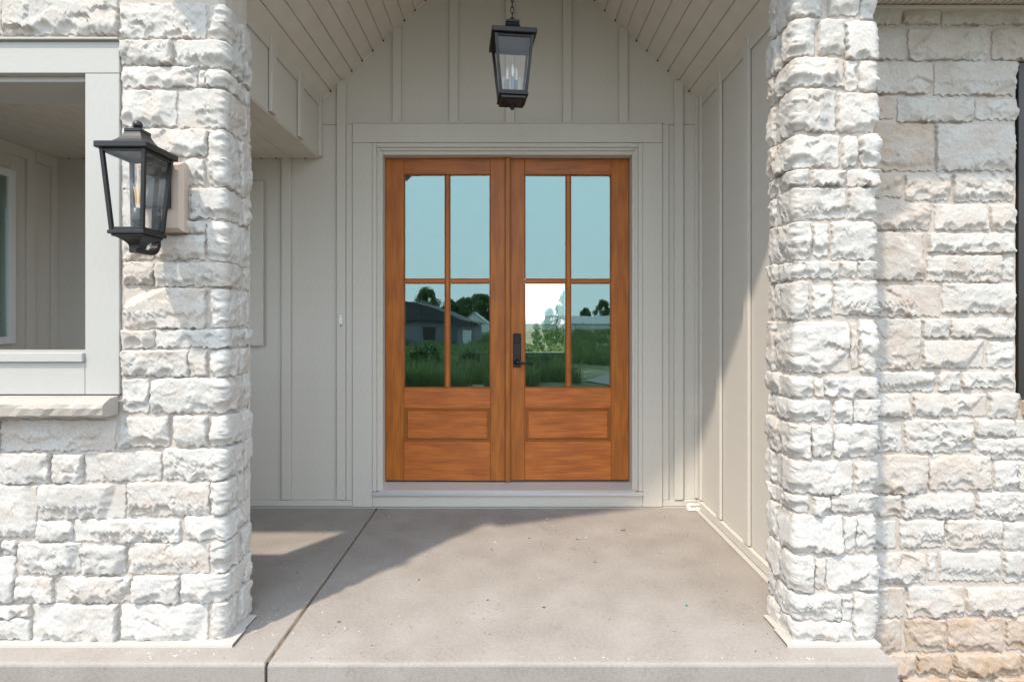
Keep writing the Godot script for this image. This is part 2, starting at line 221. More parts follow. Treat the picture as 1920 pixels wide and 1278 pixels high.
# round tube along points
func add_tube(st: SurfaceTool, pts: Array, radii: Array, sides := 8, closed := false) -> void:
	st.set_smooth_group(1)
	var rings := []
	var n := pts.size()
	for i in n:
		var prev: Vector3 = pts[(i - 1 + n) % n] if closed or i > 0 else pts[0]
		var next: Vector3 = pts[(i + 1) % n] if closed or i < n - 1 else pts[n - 1]
		var f := (next - prev).normalized()
		var s := f.cross(Vector3(0.31, 0.2, 0.93)).normalized()
		var t := f.cross(s)
		var ring := []
		var r: float = radii[mini(i, radii.size() - 1)]
		for k in sides:
			var g := TAU * k / sides
			ring.append(pts[i] + (s * cos(g) + t * sin(g)) * r)
		rings.append(ring)
	for i in (n if closed else n - 1):
		var a: Array = rings[i]
		var b: Array = rings[(i + 1) % n]
		var mid: Vector3 = (pts[i] + pts[(i + 1) % n]) / 2
		for k in sides:
			face(st, [a[k], a[(k + 1) % sides], b[(k + 1) % sides], b[k]], mid)
	st.set_smooth_group(-1)
	if not closed:
		face(st, rings[0], pts[1])
		face(st, rings[n - 1], pts[n - 2])


# turned shape, profile of [radius, y]
func add_lathe(st: SurfaceTool, prof: Array, c := Vector3.ZERO, sides := 20) -> void:
	st.set_smooth_group(2)
	for i in prof.size() - 1:
		for k in sides:
			var g0 := TAU * k / sides
			var g1 := TAU * (k + 1) / sides
			var q := []
			for e in [[prof[i], g0], [prof[i], g1], [prof[i + 1], g1], [prof[i + 1], g0]]:
				q.append(c + Vector3(cos(e[1]) * e[0][0], e[0][1], sin(e[1]) * e[0][0]))
			if prof[i][0] < 1e-5:
				q.remove_at(1)
			elif prof[i + 1][0] < 1e-5:
				q.remove_at(2)
			var ym: float = (prof[i][1] + prof[i + 1][1]) / 2
			var slope: float = prof[i + 1][1] - prof[i][1]
			var out := Vector3(cos((g0 + g1) / 2), 0, sin((g0 + g1) / 2))
			var dr: float = prof[i + 1][0] - prof[i][0]
			var rm: float = (prof[i][0] + prof[i + 1][0]) / 2
			var nrm := out * slope - Vector3.UP * dr
			if slope < 0:
				nrm = -nrm
			if absf(slope) < 1e-6:
				nrm = Vector3.UP * (1.0 if ym > (prof[0][1] + prof[prof.size() - 1][1]) / 2 else -1.0)
			face(st, q, c + out * rm + Vector3(0, ym, 0) - nrm)
	st.set_smooth_group(-1)


# ---------------------------------------------------------------- materials
func noise_image(seed_: int, freq: float, octaves: int, size := 512, kind := FastNoiseLite.TYPE_SIMPLEX_SMOOTH) -> Image:
	var n := FastNoiseLite.new()
	n.seed = seed_
	n.noise_type = kind
	n.frequency = freq
	n.fractal_octaves = octaves
	n.fractal_type = FastNoiseLite.FRACTAL_FBM
	var im := n.get_seamless_image(size, size)
	im.convert(Image.FORMAT_L8)
	return im


func tinted(im: Image, stops: Array) -> ImageTexture:
	var g := Gradient.new()
	var at := PackedFloat32Array()
	var co := PackedColorArray()
	for s in stops:
		at.append(s[0])
		co.append(s[1])
	g.offsets = at
	g.colors = co
	var lut := PackedByteArray()
	for k in 256:
		var c := g.sample(k / 255.0)
		lut.append_array([int(c.r * 255), int(c.g * 255), int(c.b * 255)])
	var src := im.get_data()
	var out := PackedByteArray()
	out.resize(src.size() * 3)
	for k in src.size():
		var v := src[k] * 3
		out[k * 3] = lut[v]
		out[k * 3 + 1] = lut[v + 1]
		out[k * 3 + 2] = lut[v + 2]
	return ImageTexture.create_from_image(Image.create_from_data(im.get_width(), im.get_height(), false, Image.FORMAT_RGB8, out))


func mix_images(a: Image, b: Image, share: float) -> Image:
	var x := a.get_data()
	var y := b.get_data()
	for k in x.size():
		x[k] = int(x[k] * (1 - share) + y[k] * share)
	return Image.create_from_data(a.get_width(), a.get_height(), false, Image.FORMAT_L8, x)


func bumps(im: Image, strength: float) -> ImageTexture:
	var c := im.duplicate()
	c.convert(Image.FORMAT_RGBA8)
	c.bump_map_to_normal_map(strength)
	return ImageTexture.create_from_image(c)


func mat(called: String, c: Color, rough: float, metal := 0.0) -> StandardMaterial3D:
	var m := StandardMaterial3D.new()
	m.resource_name = called
	m.albedo_color = c
	m.roughness = rough
	m.metallic = metal
	M[called] = m
	return m


func tri(m: StandardMaterial3D, scale_: Vector3, world := true) -> void:
	m.uv1_triplanar = true
	m.uv1_world_triplanar = world
	m.uv1_scale = scale_
	m.uv1_triplanar_sharpness = 4.0


func make_materials() -> void:
	var coarse := noise_image(11, 0.012, 5)
	var grain := noise_image(12, 0.05, 5)
	var sand := noise_image(13, 0.18, 3)
	var long_ := noise_image(14, 0.02, 6)
	var W := Color.WHITE

	var m := mat("limestone", W, 0.9)
	m.vertex_color_use_as_albedo = true
	m.albedo_texture = tinted(mix_images(grain, sand, 0.5), [[0.0, Color(0.84, 0.82, 0.80)], [0.36, Color(0.95, 0.94, 0.925)], [0.5, W], [1.0, W]])
	m.normal_enabled = true
	m.normal_texture = bumps(mix_images(grain, sand, 0.4), 4.0)
	m.normal_scale = 0.4
	tri(m, Vector3(2.6, 2.6, 2.6))

	m = mat("mortar", lin(0.53, 0.488, 0.447), 0.95)
	m.albedo_texture = tinted(grain, [[0.0, Color(0.88, 0.86, 0.84)], [0.5, Color(0.98, 0.97, 0.965)], [1.0, W]])
	m.normal_enabled = true
	m.normal_texture = bumps(sand, 2.0)
	m.normal_scale = 0.5
	tri(m, Vector3(3, 3, 3))

	m = mat("sill_stone", lin(0.54, 0.495, 0.45), 0.92)
	m.albedo_texture = tinted(sand, [[0.0, Color(0.84, 0.82, 0.80)], [0.6, W], [1.0, W]])
	m.normal_enabled = true
	m.normal_texture = bumps(sand, 8.0)
	tri(m, Vector3(3, 3, 3))

	# painted fibre-cement, with a faint pressed grain along the board
	for v in [["siding", Vector3(22, 1.3, 22)], ["siding_across", Vector3(1.3, 22, 22)], ["siding_deep", Vector3(22, 22, 1.3)]]:
		m = mat(v[0], lin(0.615, 0.582, 0.53), 0.62)
		m.albedo_texture = tinted(long_, [[0.0, Color(0.93, 0.93, 0.925)], [0.5, Color(0.985, 0.985, 0.985)], [1.0, W]])
		m.normal_enabled = true
		m.normal_texture = bumps(long_, 1.5)
		m.normal_scale = 0.05
		tri(m, v[1])
	for v in [["dimmed_siding", Vector3(22, 1.3, 22)], ["dimmed_siding_across", Vector3(1.3, 22, 22)]]:  # same paint as the siding, darkened to offset the sun on the opening frame
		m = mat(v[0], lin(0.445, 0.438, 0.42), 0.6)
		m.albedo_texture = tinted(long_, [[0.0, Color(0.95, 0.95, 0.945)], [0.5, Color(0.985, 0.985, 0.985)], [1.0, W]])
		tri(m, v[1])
	m = mat("soffit", lin(0.68, 0.63, 0.565), 0.55)
	m.albedo_texture = tinted(coarse, [[0.0, Color(0.95, 0.945, 0.94)], [1.0, W]])
	tri(m, Vector3(0.9, 0.9, 0.9))
	m = mat("trim_white", lin(0.70, 0.71, 0.70), 0.5)
	m = mat("flashing", lin(0.50, 0.48, 0.445), 0.45)
	m = mat("dark_gap", lin(0.02, 0.018, 0.016), 0.9)
	m = mat("vinyl_white", lin(0.8, 0.8, 0.79), 0.4)
	m = mat("print_black", lin(0.015, 0.015, 0.015), 0.7)
	m = mat("block", lin(0.52, 0.425, 0.355), 0.8)
	m.albedo_texture = tinted(sand, [[0.0, Color(0.93, 0.92, 0.91)], [1.0, W]])
	tri(m, Vector3(2, 2, 2))

	# stained fir
	var wood := mix_images(long_, sand, 0.25)
	var blotch := noise_image(17, 0.014, 3)
	var rows := [["wood_upright", Vector3(16, 0.22, 16), lin(0.52, 0.158, 0.012), Vector3(1.3, 0.3, 1.3)], ["wood_top", Vector3(0.22, 16, 16), lin(0.52, 0.158, 0.012), Vector3(0.3, 1.3, 1.3)], ["wood_across", Vector3(0.22, 16, 16), lin(0.62, 0.178, 0.026), Vector3(0.35, 1.5, 1.5)]]
	for v in rows:
		m = mat(v[0], v[2], 0.5)
		m.albedo_texture = tinted(wood, [[0.0, Color(0.70, 0.64, 0.58)], [0.38, Color(0.86, 0.83, 0.79)], [0.52, Color(0.94, 0.93, 0.91)], [0.7, W], [1.0, W]])
		m.normal_enabled = true
		m.normal_texture = bumps(long_, 2.0)
		m.normal_scale = 0.25
		m.clearcoat_enabled = true
		m.clearcoat = 0.12
		m.clearcoat_roughness = 0.35
		m.detail_enabled = true
		m.detail_blend_mode = BaseMaterial3D.BLEND_MODE_MUL
		m.detail_uv_layer = BaseMaterial3D.DETAIL_UV_2
		m.detail_albedo = tinted(blotch, [[0.0, Color(0.86, 0.82, 0.77)], [0.42, Color(0.93, 0.915, 0.89)], [0.62, Color(0.985, 0.98, 0.97)], [1.0, W]])
		m.uv2_triplanar = true
		m.uv2_world_triplanar = true
		m.uv2_scale = v[3]
		tri(m, v[1])
	m = mat("wood_bead", lin(0.30, 0.105, 0.022), 0.4)
	m = mat("aluminium", lin(0.66, 0.66, 0.67), 0.36, 0.5)
	m = mat("black_metal", lin(0.007, 0.007, 0.008), 0.42)
	m = mat("black_plastic", lin(0.01, 0.01, 0.011), 0.25)
	m = mat("bronze_frame", lin(0.022, 0.018, 0.015), 0.35)
	m = mat("screen_tan", lin(0.45, 0.40, 0.34), 0.6)
	m = mat("candle_sleeve", lin(0.28, 0.34, 0.40), 0.5)
	m = mat("filament", lin(0.85, 0.5, 0.12), 0.5)
	m = mat("socket", lin(0.02, 0.025, 0.03), 0.4)

	# coated door glass: reflects about a third, slightly green, and lets the rest through
	m = mat("coated_glass", Color(lin(0.43, 0.64, 0.63), 0.40), 0.006, 1.0)
	m.transparency = BaseMaterial3D.TRANSPARENCY_ALPHA
	m.albedo_texture = tinted(coarse, [[0.0, Color(0.985, 0.985, 0.985)], [1.0, W]])
	m.normal_enabled = true
	m.normal_texture = bumps(noise_image(41, 0.008, 2), 0.6)
	m.normal_scale = 0.05
	tri(m, Vector3(0.9, 0.9, 0.9))
	m = mat("clear_glass", Color(1, 1, 1, 0.004), 0.02)
	m.transparency = BaseMaterial3D.TRANSPARENCY_ALPHA
	m = mat("bulb_white", Color(lin(0.9, 0.9, 0.88), 0.55), 0.1)
	m.transparency = BaseMaterial3D.TRANSPARENCY_ALPHA

	# concrete
	var slabtex := mix_images(noise_image(21, 0.006, 6, 1024), noise_image(22, 0.11, 4, 1024), 0.45)
	m = mat("concrete", W, 0.82)
	m.albedo_texture = tinted(slabtex, [[0.0, lin(0.225, 0.205, 0.191)], [0.38, lin(0.292, 0.262, 0.24)], [0.5, lin(0.308, 0.278, 0.256)], [0.62, lin(0.32, 0.292, 0.272)], [1.0, lin(0.38, 0.357, 0.343)]])
	m.normal_enabled = true
	m.normal_texture = bumps(noise_image(23, 0.2, 3, 1024), 1.6)
	m.normal_scale = 0.15
	tri(m, Vector3(0.42, 0.42, 0.42))
	m.detail_enabled = true
	m.detail_blend_mode = BaseMaterial3D.BLEND_MODE_MUL
	m.detail_uv_layer = BaseMaterial3D.DETAIL_UV_2
	m.detail_albedo = tinted(mix_images(noise_image(25, 0.02, 5), noise_image(26, 0.12, 4), 0.4), [[0.0, Color(0.88, 0.84, 0.80)], [0.22, Color(0.95, 0.935, 0.92)], [0.30, W], [1.0, W]])
	m.uv2_triplanar = true
	m.uv2_world_triplanar = true
	m.uv2_scale = Vector3(0.83, 0.83, 0.83)
	m = mat("joint_dirt", lin(0.34, 0.25, 0.16), 0.95)
	m.albedo_texture = tinted(sand, [[0.0, Color(0.25, 0.24, 0.23)], [0.45, Color(0.75, 0.72, 0.7)], [1.0, W]])
	tri(m, Vector3(4, 4, 4))
	m = mat("crumb_dark", lin(0.05, 0.04, 0.03), 0.9)
	m = mat("crumb_white", lin(0.7, 0.68, 0.65), 0.9)
	m = mat("leaf_brown", lin(0.26, 0.11, 0.045), 0.8)
	m = mat("chip_blue", lin(0.02, 0.19, 0.26), 0.5)

	# the land in front, seen in the glass
	m = mat("meadow", W, 0.95)
	m.albedo_texture = tinted(mix_images(coarse, grain, 0.4), [[0.0, lin(0.03, 0.05, 0.015)], [0.4, lin(0.06, 0.095, 0.03)], [0.52, lin(0.10, 0.125, 0.05)], [0.6, lin(0.20, 0.165, 0.11)], [1.0, lin(0.28, 0.23, 0.17)]])
	tri(m, Vector3(0.03, 0.03, 0.03))
	m = mat("soil", W, 0.97)
	m.albedo_texture = tinted(mix_images(coarse, sand, 0.4), [[0.0, lin(0.07, 0.055, 0.04)], [0.5, lin(0.12, 0.098, 0.075)], [1.0, lin(0.18, 0.15, 0.12)]])
	tri(m, Vector3(0.4, 0.4, 0.4))
	m = mat("grass_blade", lin(0.075, 0.095, 0.035), 0.7)
	m.vertex_color_use_as_albedo = false
	m.backlight_enabled = true
	m.backlight = Color(0.25, 0.4, 0.1)
	m = mat("leaf", lin(0.045, 0.085, 0.02), 0.7)
	m.backlight_enabled = true
	m.backlight = Color(0.2, 0.35, 0.08)
	m = mat("bark", lin(0.09, 0.07, 0.055), 0.95)
	m = mat("grey_cladding", lin(0.16, 0.17, 0.18), 0.7)
	m = mat("white_cladding", lin(0.58, 0.58, 0.57), 0.6)
	m = mat("metal_roof", lin(0.33, 0.34, 0.345), 0.55)
	m = mat("shingle", lin(0.05, 0.052, 0.055), 0.9)
	m = mat("asphalt", lin(0.16, 0.155, 0.15), 0.9)
	m = mat("room_paint", lin(0.30, 0.29, 0.27), 0.8)
	m = mat("room_floor", lin(0.10, 0.065, 0.04), 0.5)


# ---------------------------------------------------------------- stonework
# plan of a stone face: a runs along the front as x; past an outer corner it carries on round it. Returns x, z and the outward normal
func along(a: float, xa: float, xb: float, z: float) -> Vector4:
	const R := 0.012
	var q := R * PI / 2
	if a > xb - R:
		var d := a - (xb - R)
		if d < q:
			var g := d / R
			var k := lerpf(1.0, 1.0 / maxf(sin(g), cos(g)), 0.75)
			return Vector4(xb - R + R * sin(g), z - R + R * cos(g), sin(g) * k, cos(g) * k)
		return Vector4(xb, z - R - (d - q), 1, 0)
	if a < xa + R:
		var d := (xa + R) - a
		if d < q:
			var g := d / R
			var k := lerpf(1.0, 1.0 / maxf(sin(g), cos(g)), 0.75)
			return Vector4(xa + R - R * sin(g), z - R + R * cos(g), -sin(g) * k, cos(g) * k)
		return Vector4(xa, z - R - (d - q), -1, 0)
	return Vector4(a, z, 0, 1)


func steps(length: float, unit: float) -> PackedFloat32Array:
	var out := PackedFloat32Array([0.0, 0.0025, 0.006])
	var n := clampi(int((length - 0.02) / unit), 2, 80)
	for k in range(0, n + 1):
		out.append(0.011 + (length - 0.022) * k / n)
	out.append_array([length - 0.006, length - 0.0025, length])
	return out


func stone_mesh(s: Array, xa: float, xb: float, z: float, rng: RandomNumberGenerator, centre: Vector3, unit: float) -> ArrayMesh:
	var a0: float = s[0] - 0.0035
	var v0: float = s[2] - 0.0035
	var w: float = s[1] + 0.0035 - a0
	var h: float = s[3] + 0.003 - v0
	var tone: float = s[4]
	var us := steps(w, unit)
	var vs := steps(h, unit)
	var nx := us.size()
	var ny := vs.size()
	var rough := pow(rng.randf(), 1.3)
	var top := rng.randf_range(0.022, 0.036)
	if w < 0.06:
		top *= 0.65
	var pk := rng.randf_range(0.0, 0.005)
	if s[1] > xb - 0.03 or s[0] < xa + 0.03:
		pk *= 0.4
	var tx := rng.randf_range(-0.02, 0.02) / maxf(w, 0.1) * 0.5
	var ty := rng.randf_range(-0.035, 0.02) / maxf(h, 0.1) * 0.5
	# broken scallops: along the lower edge mostly, some on the ends and on the face
	var cuts := []
	var n := int(w / 0.05) + rng.randi_range(0, 2)
	for k in n:
		var r := rng.randf_range(0.025, 0.065)
		cuts.append([rng.randf() * w, rng.randf_range(-0.012, 0.014), r, top - rng.randf_range(0.006, 0.024)])
	for k in rng.randi_range(1, 3):
		var r := rng.randf_range(0.03, 0.06)
		cuts.append([rng.randf_range(-0.01, 0.01) + (w if rng.randf() < 0.5 else 0.0), rng.randf() * h, r, top - rng.randf_range(0.003, 0.012)])
	for k in rng.randi_range(0, 2):
		var r := rng.randf_range(0.04, 0.11)
		cuts.append([rng.randf() * w, h - rng.randf_range(-0.01, 0.015), r, top - rng.randf_range(0.002, 0.008)])
	for k in int(rough * 3.6 * clampf(w * h / 0.03, 0.4, 1.6)):
		var r := rng.randf_range(0.05, 0.14)
		cuts.append([rng.randf() * w, rng.randf() * h, r, top - rng.randf_range(0.002, 0.007)])
	# flat breaks
	var flats := []
	for k in rng.randi_range(2, 4):
		var g := rng.randf() * TAU
		var reach := absf(cos(g)) * w / 2 + absf(sin(g)) * h / 2
		flats.append([cos(g), sin(g), rng.randf_range(0.15, 0.65), rng.randf_range(0.35, 0.8) * reach])
	var facets := []
	for k in clampi(int(w * h / 0.0016), 4, 30):
		facets.append([rng.randf() * w, rng.randf() * h * 1.7, rng.randf_range(-0.0035, 0.0025), rng.randf_range(-0.16, 0.16), rng.randf_range(-0.2, 0.12)])
	var sharp := 0.25 + 0.7 * pow(rng.randf(), 1.4)
	var wob := rng.randf() * 100.0
	var seam := rng.randf_range(0.25, 0.5) * h if rng.randf() < 0.3 and h > 0.09 else -1.0
	var pos := PackedVector3Array()
	var col := PackedColorArray()
	pos.resize(nx * ny)
	col.resize(nx * ny)
	var white := Vector3(0.562, 0.550, 0.532) * rng.randf_range(0.92, 1.0)
	var beige := Vector3(0.485, 0.405, 0.345)
	var tan_ := Vector3(0.37, 0.243, 0.13)
	for j in ny:
		var fv := vs[j] / h
		var el := ink.get_noise_2d(v0 * 40 + vs[j] * 27, wob) * 0.006
		var er := ink.get_noise_2d(v0 * 40 + vs[j] * 27, wob + 31) * 0.006
		for i in nx:
			var fu := us[i] / w
			var eb := ink.get_noise_2d(a0 * 40 + us[i] * 30, wob + 60) * 0.010
			var et := ink.get_noise_2d(a0 * 40 + us[i] * 18, wob + 90) * 0.005
			var a := a0 + us[i] + lerpf(el, er, fu)
			var v := v0 + vs[j] + lerpf(eb, et, fv)
			# distance to the outline, with rounded corners
			var dx := minf(us[i], w - us[i])
			var dy := minf(vs[j], h - vs[j])
			var d := minf(dx, dy)
			if dx < 0.009 and dy < 0.009:
				d = 0.009 - sqrt((0.009 - dx) * (0.009 - dx) + (0.009 - dy) * (0.009 - dy))
			var p := clampf(d / 0.0045, 0.0, 1.0)
			var prof := sqrt(maxf(0.0, 1.0 - (1.0 - p) * (1.0 - p)))
			var u0 := us[i] - w / 2
			var w0 := vs[j] - h / 2
			var e := top + u0 * tx + w0 * ty - pk * (pow(absf(2 * w0 / h), 3.0) + 0.7 * pow(absf(2 * u0 / w), 4.0))
			for f in flats:
				e = minf(e, top + 0.002 + (f[3] - (u0 * f[0] + w0 * f[1])) * f[2])
			for c in cuts:
				var qx: float = us[i] - c[0]
				var qy: float = vs[j] - c[1]
				var dd := qx * qx + qy * qy
				var rr: float = c[2] * c[2]
				if dd < rr:
					e = minf(e, c[3] + c[2] - sqrt(rr - dd))
			# the facet this point lies on
			var jx := us[i] + ink.get_noise_2d(us[i] * 30, vs[j] * 30 + wob) * 0.014
			var jy := (vs[j] + ink.get_noise_2d(us[i] * 30 + 50, vs[j] * 30 + wob) * 0.010) * 1.7
			var best := 9.0
			var near: Array = facets[0]
			for f in facets:
				var gx: float = jx - f[0]
				var gy: float = jy - f[1]
				var g2 := gx * gx + gy * gy
				if g2 < best:
					best = g2
					near = f
			e += (near[2] + near[3] * (jx - near[0]) + near[4] * (jy - near[1]) / 1.7) * sharp
			if seam > 0 and vs[j] < seam + ink.get_noise_2d(us[i] * 45, wob + 7) * 0.02:
				e -= 0.006
			var q := along(a, xa, xb, z)
			var rg := ridge.get_noise_3d(a * 6, v * 10, wob)
			e += rg * 0.0035 * (0.3 + rough)
			e -= absf(cells.get_noise_3d(a * 20, v * 26, wob)) * 0.006 * rough
			e += fine.get_noise_3d(a * 70, v * 80, wob) * 0.001 * (0.4 + rough)
			e = maxf(e, 0.0095 + rg * 0.002)
			e = e * prof - (1.0 - prof) * 0.007
			pos[j * nx + i] = Vector3(q.x + q.z * e, v, q.y + q.w * e) - centre
			# colour of the wash: mineral patches, its own outline
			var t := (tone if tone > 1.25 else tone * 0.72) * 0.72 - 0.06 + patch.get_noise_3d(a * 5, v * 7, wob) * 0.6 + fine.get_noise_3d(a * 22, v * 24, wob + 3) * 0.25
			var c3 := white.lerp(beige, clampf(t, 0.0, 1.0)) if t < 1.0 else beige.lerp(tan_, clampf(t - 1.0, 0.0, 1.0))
			col[j * nx + i] = Color(c3.x, c3.y, c3.z)
	var nor := PackedVector3Array()
	nor.resize(nx * ny)
	for j in ny:
		for i in nx:
			var du := pos[j * nx + mini(i + 1, nx - 1)] - pos[j * nx + maxi(i - 1, 0)]
			var dv := pos[mini(j + 1, ny - 1) * nx + i] - pos[maxi(j - 1, 0) * nx + i]
			nor[j * nx + i] = du.cross(dv).normalized()
	var idx := PackedInt32Array()
	idx.resize((nx - 1) * (ny - 1) * 6)
	var k := 0
	for j in ny - 1:
		for i in nx - 1:
			var o := j * nx + i
			idx[k] = o; idx[k + 1] = o + nx; idx[k + 2] = o + 1
			idx[k + 3] = o + 1; idx[k + 4] = o + nx; idx[k + 5] = o + nx + 1
			k += 6
	var arr := []
	arr.resize(Mesh.ARRAY_MAX)
	arr[Mesh.ARRAY_VERTEX] = pos
	arr[Mesh.ARRAY_NORMAL] = nor
	arr[Mesh.ARRAY_COLOR] = col
	arr[Mesh.ARRAY_INDEX] = idx
	var mesh := ArrayMesh.new()
	mesh.add_surface_from_arrays(Mesh.PRIMITIVE_TRIANGLES, arr)
	return mesh


func lay_stones(parent: Node3D, list: Array, xa: float, xb: float, z: float, seed_: int) -> void:
	var rng := RandomNumberGenerator.new()
	rng.seed = seed_
	for s in list:
		var q := along((s[0] + s[1]) / 2, xa, xb, z)
		var c := Vector3(q.x, (s[2] + s[3]) / 2, q.y)
		part(parent, "stone", stone_mesh(s, xa, xb, z, rng, c, 0.0065), M.limestone, c)


# the bed of mortar between the stones, uneven like trowelled mortar
func mortar_bed(parent: Node3D, a0: float, a1: float, v0: float, v1: float, xa: float, xb: float, z: float) -> void:
	var nx := int((a1 - a0) / 0.018) + 1
	var ny := int((v1 - v0) / 0.018) + 1
	var pos := PackedVector3Array()
	for j in ny + 1:
		for i in nx + 1:
			var a := a0 + (a1 - a0) * i / nx
			var v := v0 + (v1 - v0) * j / ny
			var q := along(a, xa, xb, z)
			var e := 0.004 + fine.get_noise_3d(a * 20, v * 20, 5) * 0.002 + ink.get_noise_2d(a * 9, v * 9) * 0.003
			pos.append(Vector3(q.x + q.z * e, v, q.y + q.w * e))
	var nor := PackedVector3Array()
	nor.resize(pos.size())
	var idx := PackedInt32Array()
	var w := nx + 1
	for j in ny + 1:
		for i in nx + 1:
			var du := pos[j * w + mini(i + 1, nx)] - pos[j * w + maxi(i - 1, 0)]
			var dv := pos[mini(j + 1, ny) * w + i] - pos[maxi(j - 1, 0) * w + i]
			nor[j * w + i] = du.cross(dv).normalized()
			if i < nx and j < ny:
				var o := j * w + i
				idx.append_array([o, o + w, o + 1, o + 1, o + w, o + w + 1])
	var arr := []
	arr.resize(Mesh.ARRAY_MAX)
	arr[Mesh.ARRAY_VERTEX] = pos
	arr[Mesh.ARRAY_NORMAL] = nor
	arr[Mesh.ARRAY_INDEX] = idx
	var mesh := ArrayMesh.new()
	mesh.add_surface_from_arrays(Mesh.PRIMITIVE_TRIANGLES, arr)
	part(parent, "mortar", mesh, M.mortar)


func stonework() -> void:
	# ---- the front wall with the porch opening; its end is the entry's pier
	var w := thing("stone_wall", "whitewashed rough stone wall with porch opening and black lantern", "wall")
	var far := 99.0
	var xb := -1.25
	board(w, "core", -3.6, -1.265, -0.6, 1.07, -2.55, -2.33, M.mortar)
	board(w, "core", -3.6, -1.265, 2.61, 3.15, -2.55, -2.33, M.mortar)
	board(w, "core", -1.70, -1.265, 1.07, 2.61, -2.55, -2.33, M.mortar)
	board(w, "core", -3.6, -3.13, 1.07, 2.61, -2.55, -2.33, M.mortar)
	mortar_bed(w, -3.6, -1.265, 0.012, 1.07, -far, xb, FRONT_Z)
	mortar_bed(w, -1.686, -1.265, 1.07, 2.615, -far, xb, FRONT_Z)
	mortar_bed(w, -3.6, -1.265, 2.615, 3.15, -far, xb, FRONT_Z)
	mortar_bed(w, -1.265, -1.05, 0.012, 3.15, -far, xb, FRONT_Z)
	lay_stones(w, LEFT_STONES, -far, xb, FRONT_Z, 77)
	board(w, "back_panel", -3.41, -1.25, 0.01, 1.07, -2.566, -2.553, M.siding)
	board(w, "back_panel", -1.70, -1.25, 1.07, 2.62, -2.566, -2.553, M.siding)
	# stone sill under the opening: sloped top and a rock-faced front
	var st := newst()
	var pr := [[-2.30, 0.992], [-2.222, 0.992], [-2.212, 1.0], [-2.208, 1.03], [-2.214, 1.046], [-2.25, 1.066], [-2.30, 1.072]]
	var n := 46
	for i in n:
		var x0 := lerpf(-3.2, -1.69, float(i) / n)
		var x1 := lerpf(-3.2, -1.69, float(i + 1) / n)
		for k in pr.size() - 1:
			var q := []
			for e in [[x0, k], [x1, k], [x1, k + 1], [x0, k + 1]]:
				var p: Array = pr[e[1]]
				var rough := 0.006 if e[1] > 0 and e[1] < 5 else 0.0
				q.append(Vector3(e[0], p[1] + ink.get_noise_2d(e[0] * 60, p[1] * 500) * rough * 0.7, p[0] + ink.get_noise_2d(e[0] * 60 + 9, p[1] * 700) * rough))
			face(st, q, Vector3((x0 + x1) / 2, 1.03, -2.28))
	var cap := []
	for p in pr:
		cap.append(Vector3(-1.69, p[1], p[0]))
	face(st, cap, Vector3(-2, 1.03, -2.26))
	part(w, "sill", done(st), M.sill_stone)
	# flashing under the stones
	part(w, "flashing", box(Vector3(2.44, 0.004, 0.12), 0.001), M.flashing, Vector3(-2.405, 0.012, -2.333))
	part(w, "flashing", box(Vector3(0.085, 0.004, 0.18), 0.001), M.flashing, Vector3(-1.236, 0.0125, -2.42), Vector3(0, -0.03, -0.05))
	part(w, "flashing_lip", box(Vector3(2.44, 0.011, 0.003), 0.0005), M.flashing, Vector3(-2.405, 0.0055, -2.275))
	# mounting block of the lantern, bevelled
	st = newst()
	var bc := Vector3(-1.4875, 1.92, -2.31)
	var o := []
	var f := []
	for e in [[-1, -1], [1, -1], [1, 1], [-1, 1]]:
		o.append(bc + Vector3(e[0] * 0.10, e[1] * 0.148, 0.04))
		f.append(bc + Vector3(e[0] * 0.085, e[1] * 0.133, 0.056))
	face(st, f, bc)
	for k in 4:
		face(st, [o[k], o[(k + 1) % 4], f[(k + 1) % 4], f[k]], bc)
		face(st, [o[k], o[(k + 1) % 4], o[(k + 1) % 4] - Vector3(0, 0, 0.035), o[k] - Vector3(0, 0, 0.035)], bc)
	part(w, "mounting_block", done(st), M.block)

	# ---- pillar
	w = thing("stone_pillar", "whitewashed rough stone pillar standing at the slab's right corner", "pillar")
	board(w, "core", 1.256, 1.419, -0.02, 3.2, -2.565, -2.335, M.mortar)
	board(w, "core", 1.4195, 1.545, -0.02, 3.2, -2.70, -2.3355, M.mortar)
	mortar_bed(w, 1.05, 2.0, 0.012, 3.2, 1.248, 1.572, FRONT_Z)
	lay_stones(w, PILLAR_STONES, 1.248, 1.572, FRONT_Z, 21)
	part(w, "flashing", box(Vector3(0.40, 0.004, 0.12), 0.001), M.flashing, Vector3(1.385, 0.012, -2.333))
	part(w, "flashing", box(Vector3(0.085, 0.004, 0.18), 0.001), M.flashing, Vector3(1.236, 0.0125, -2.42), Vector3(0, 0.02, 0.04))
	part(w, "flashing_lip", box(Vector3(0.40, 0.011, 0.003), 0.0005), M.flashing, Vector3(1.385, 0.0055, -2.275))

	# ---- wall beyond the pillar
	w = thing("stone_wall", "whitewashed stone wall with tan lowest courses beside dark window", "wall")
	board(w, "core", 1.56, 4.2, -0.7, 0.99, -2.95, -2.715, M.mortar)
	board(w, "core", 1.56, 2.56, 0.99, 2.71, -2.95, -2.715, M.mortar)
	board(w, "core", 3.5, 4.2, 0.99, 2.71, -2.95, -2.715, M.mortar)
	board(w, "core", 1.56, 4.2, 2.71, 3.1, -2.95, -2.715, M.mortar)
	mortar_bed(w, 1.56, 4.2, -0.7, 0.995, -far, far, RIGHT_Z)
	mortar_bed(w, 1.56, 2.562, 0.995, 2.71, -far, far, RIGHT_Z)
	mortar_bed(w, 1.56, 4.2, 2.71, 3.1, -far, far, RIGHT_Z)
	lay_stones(w, WALL_STONES, -far, far, RIGHT_Z, 5)

	# ---- its window
	var v := thing("window", "dark bronze framed window at the stone wall's right end", "window", Vector3(2.57, 1.006, -2.74))
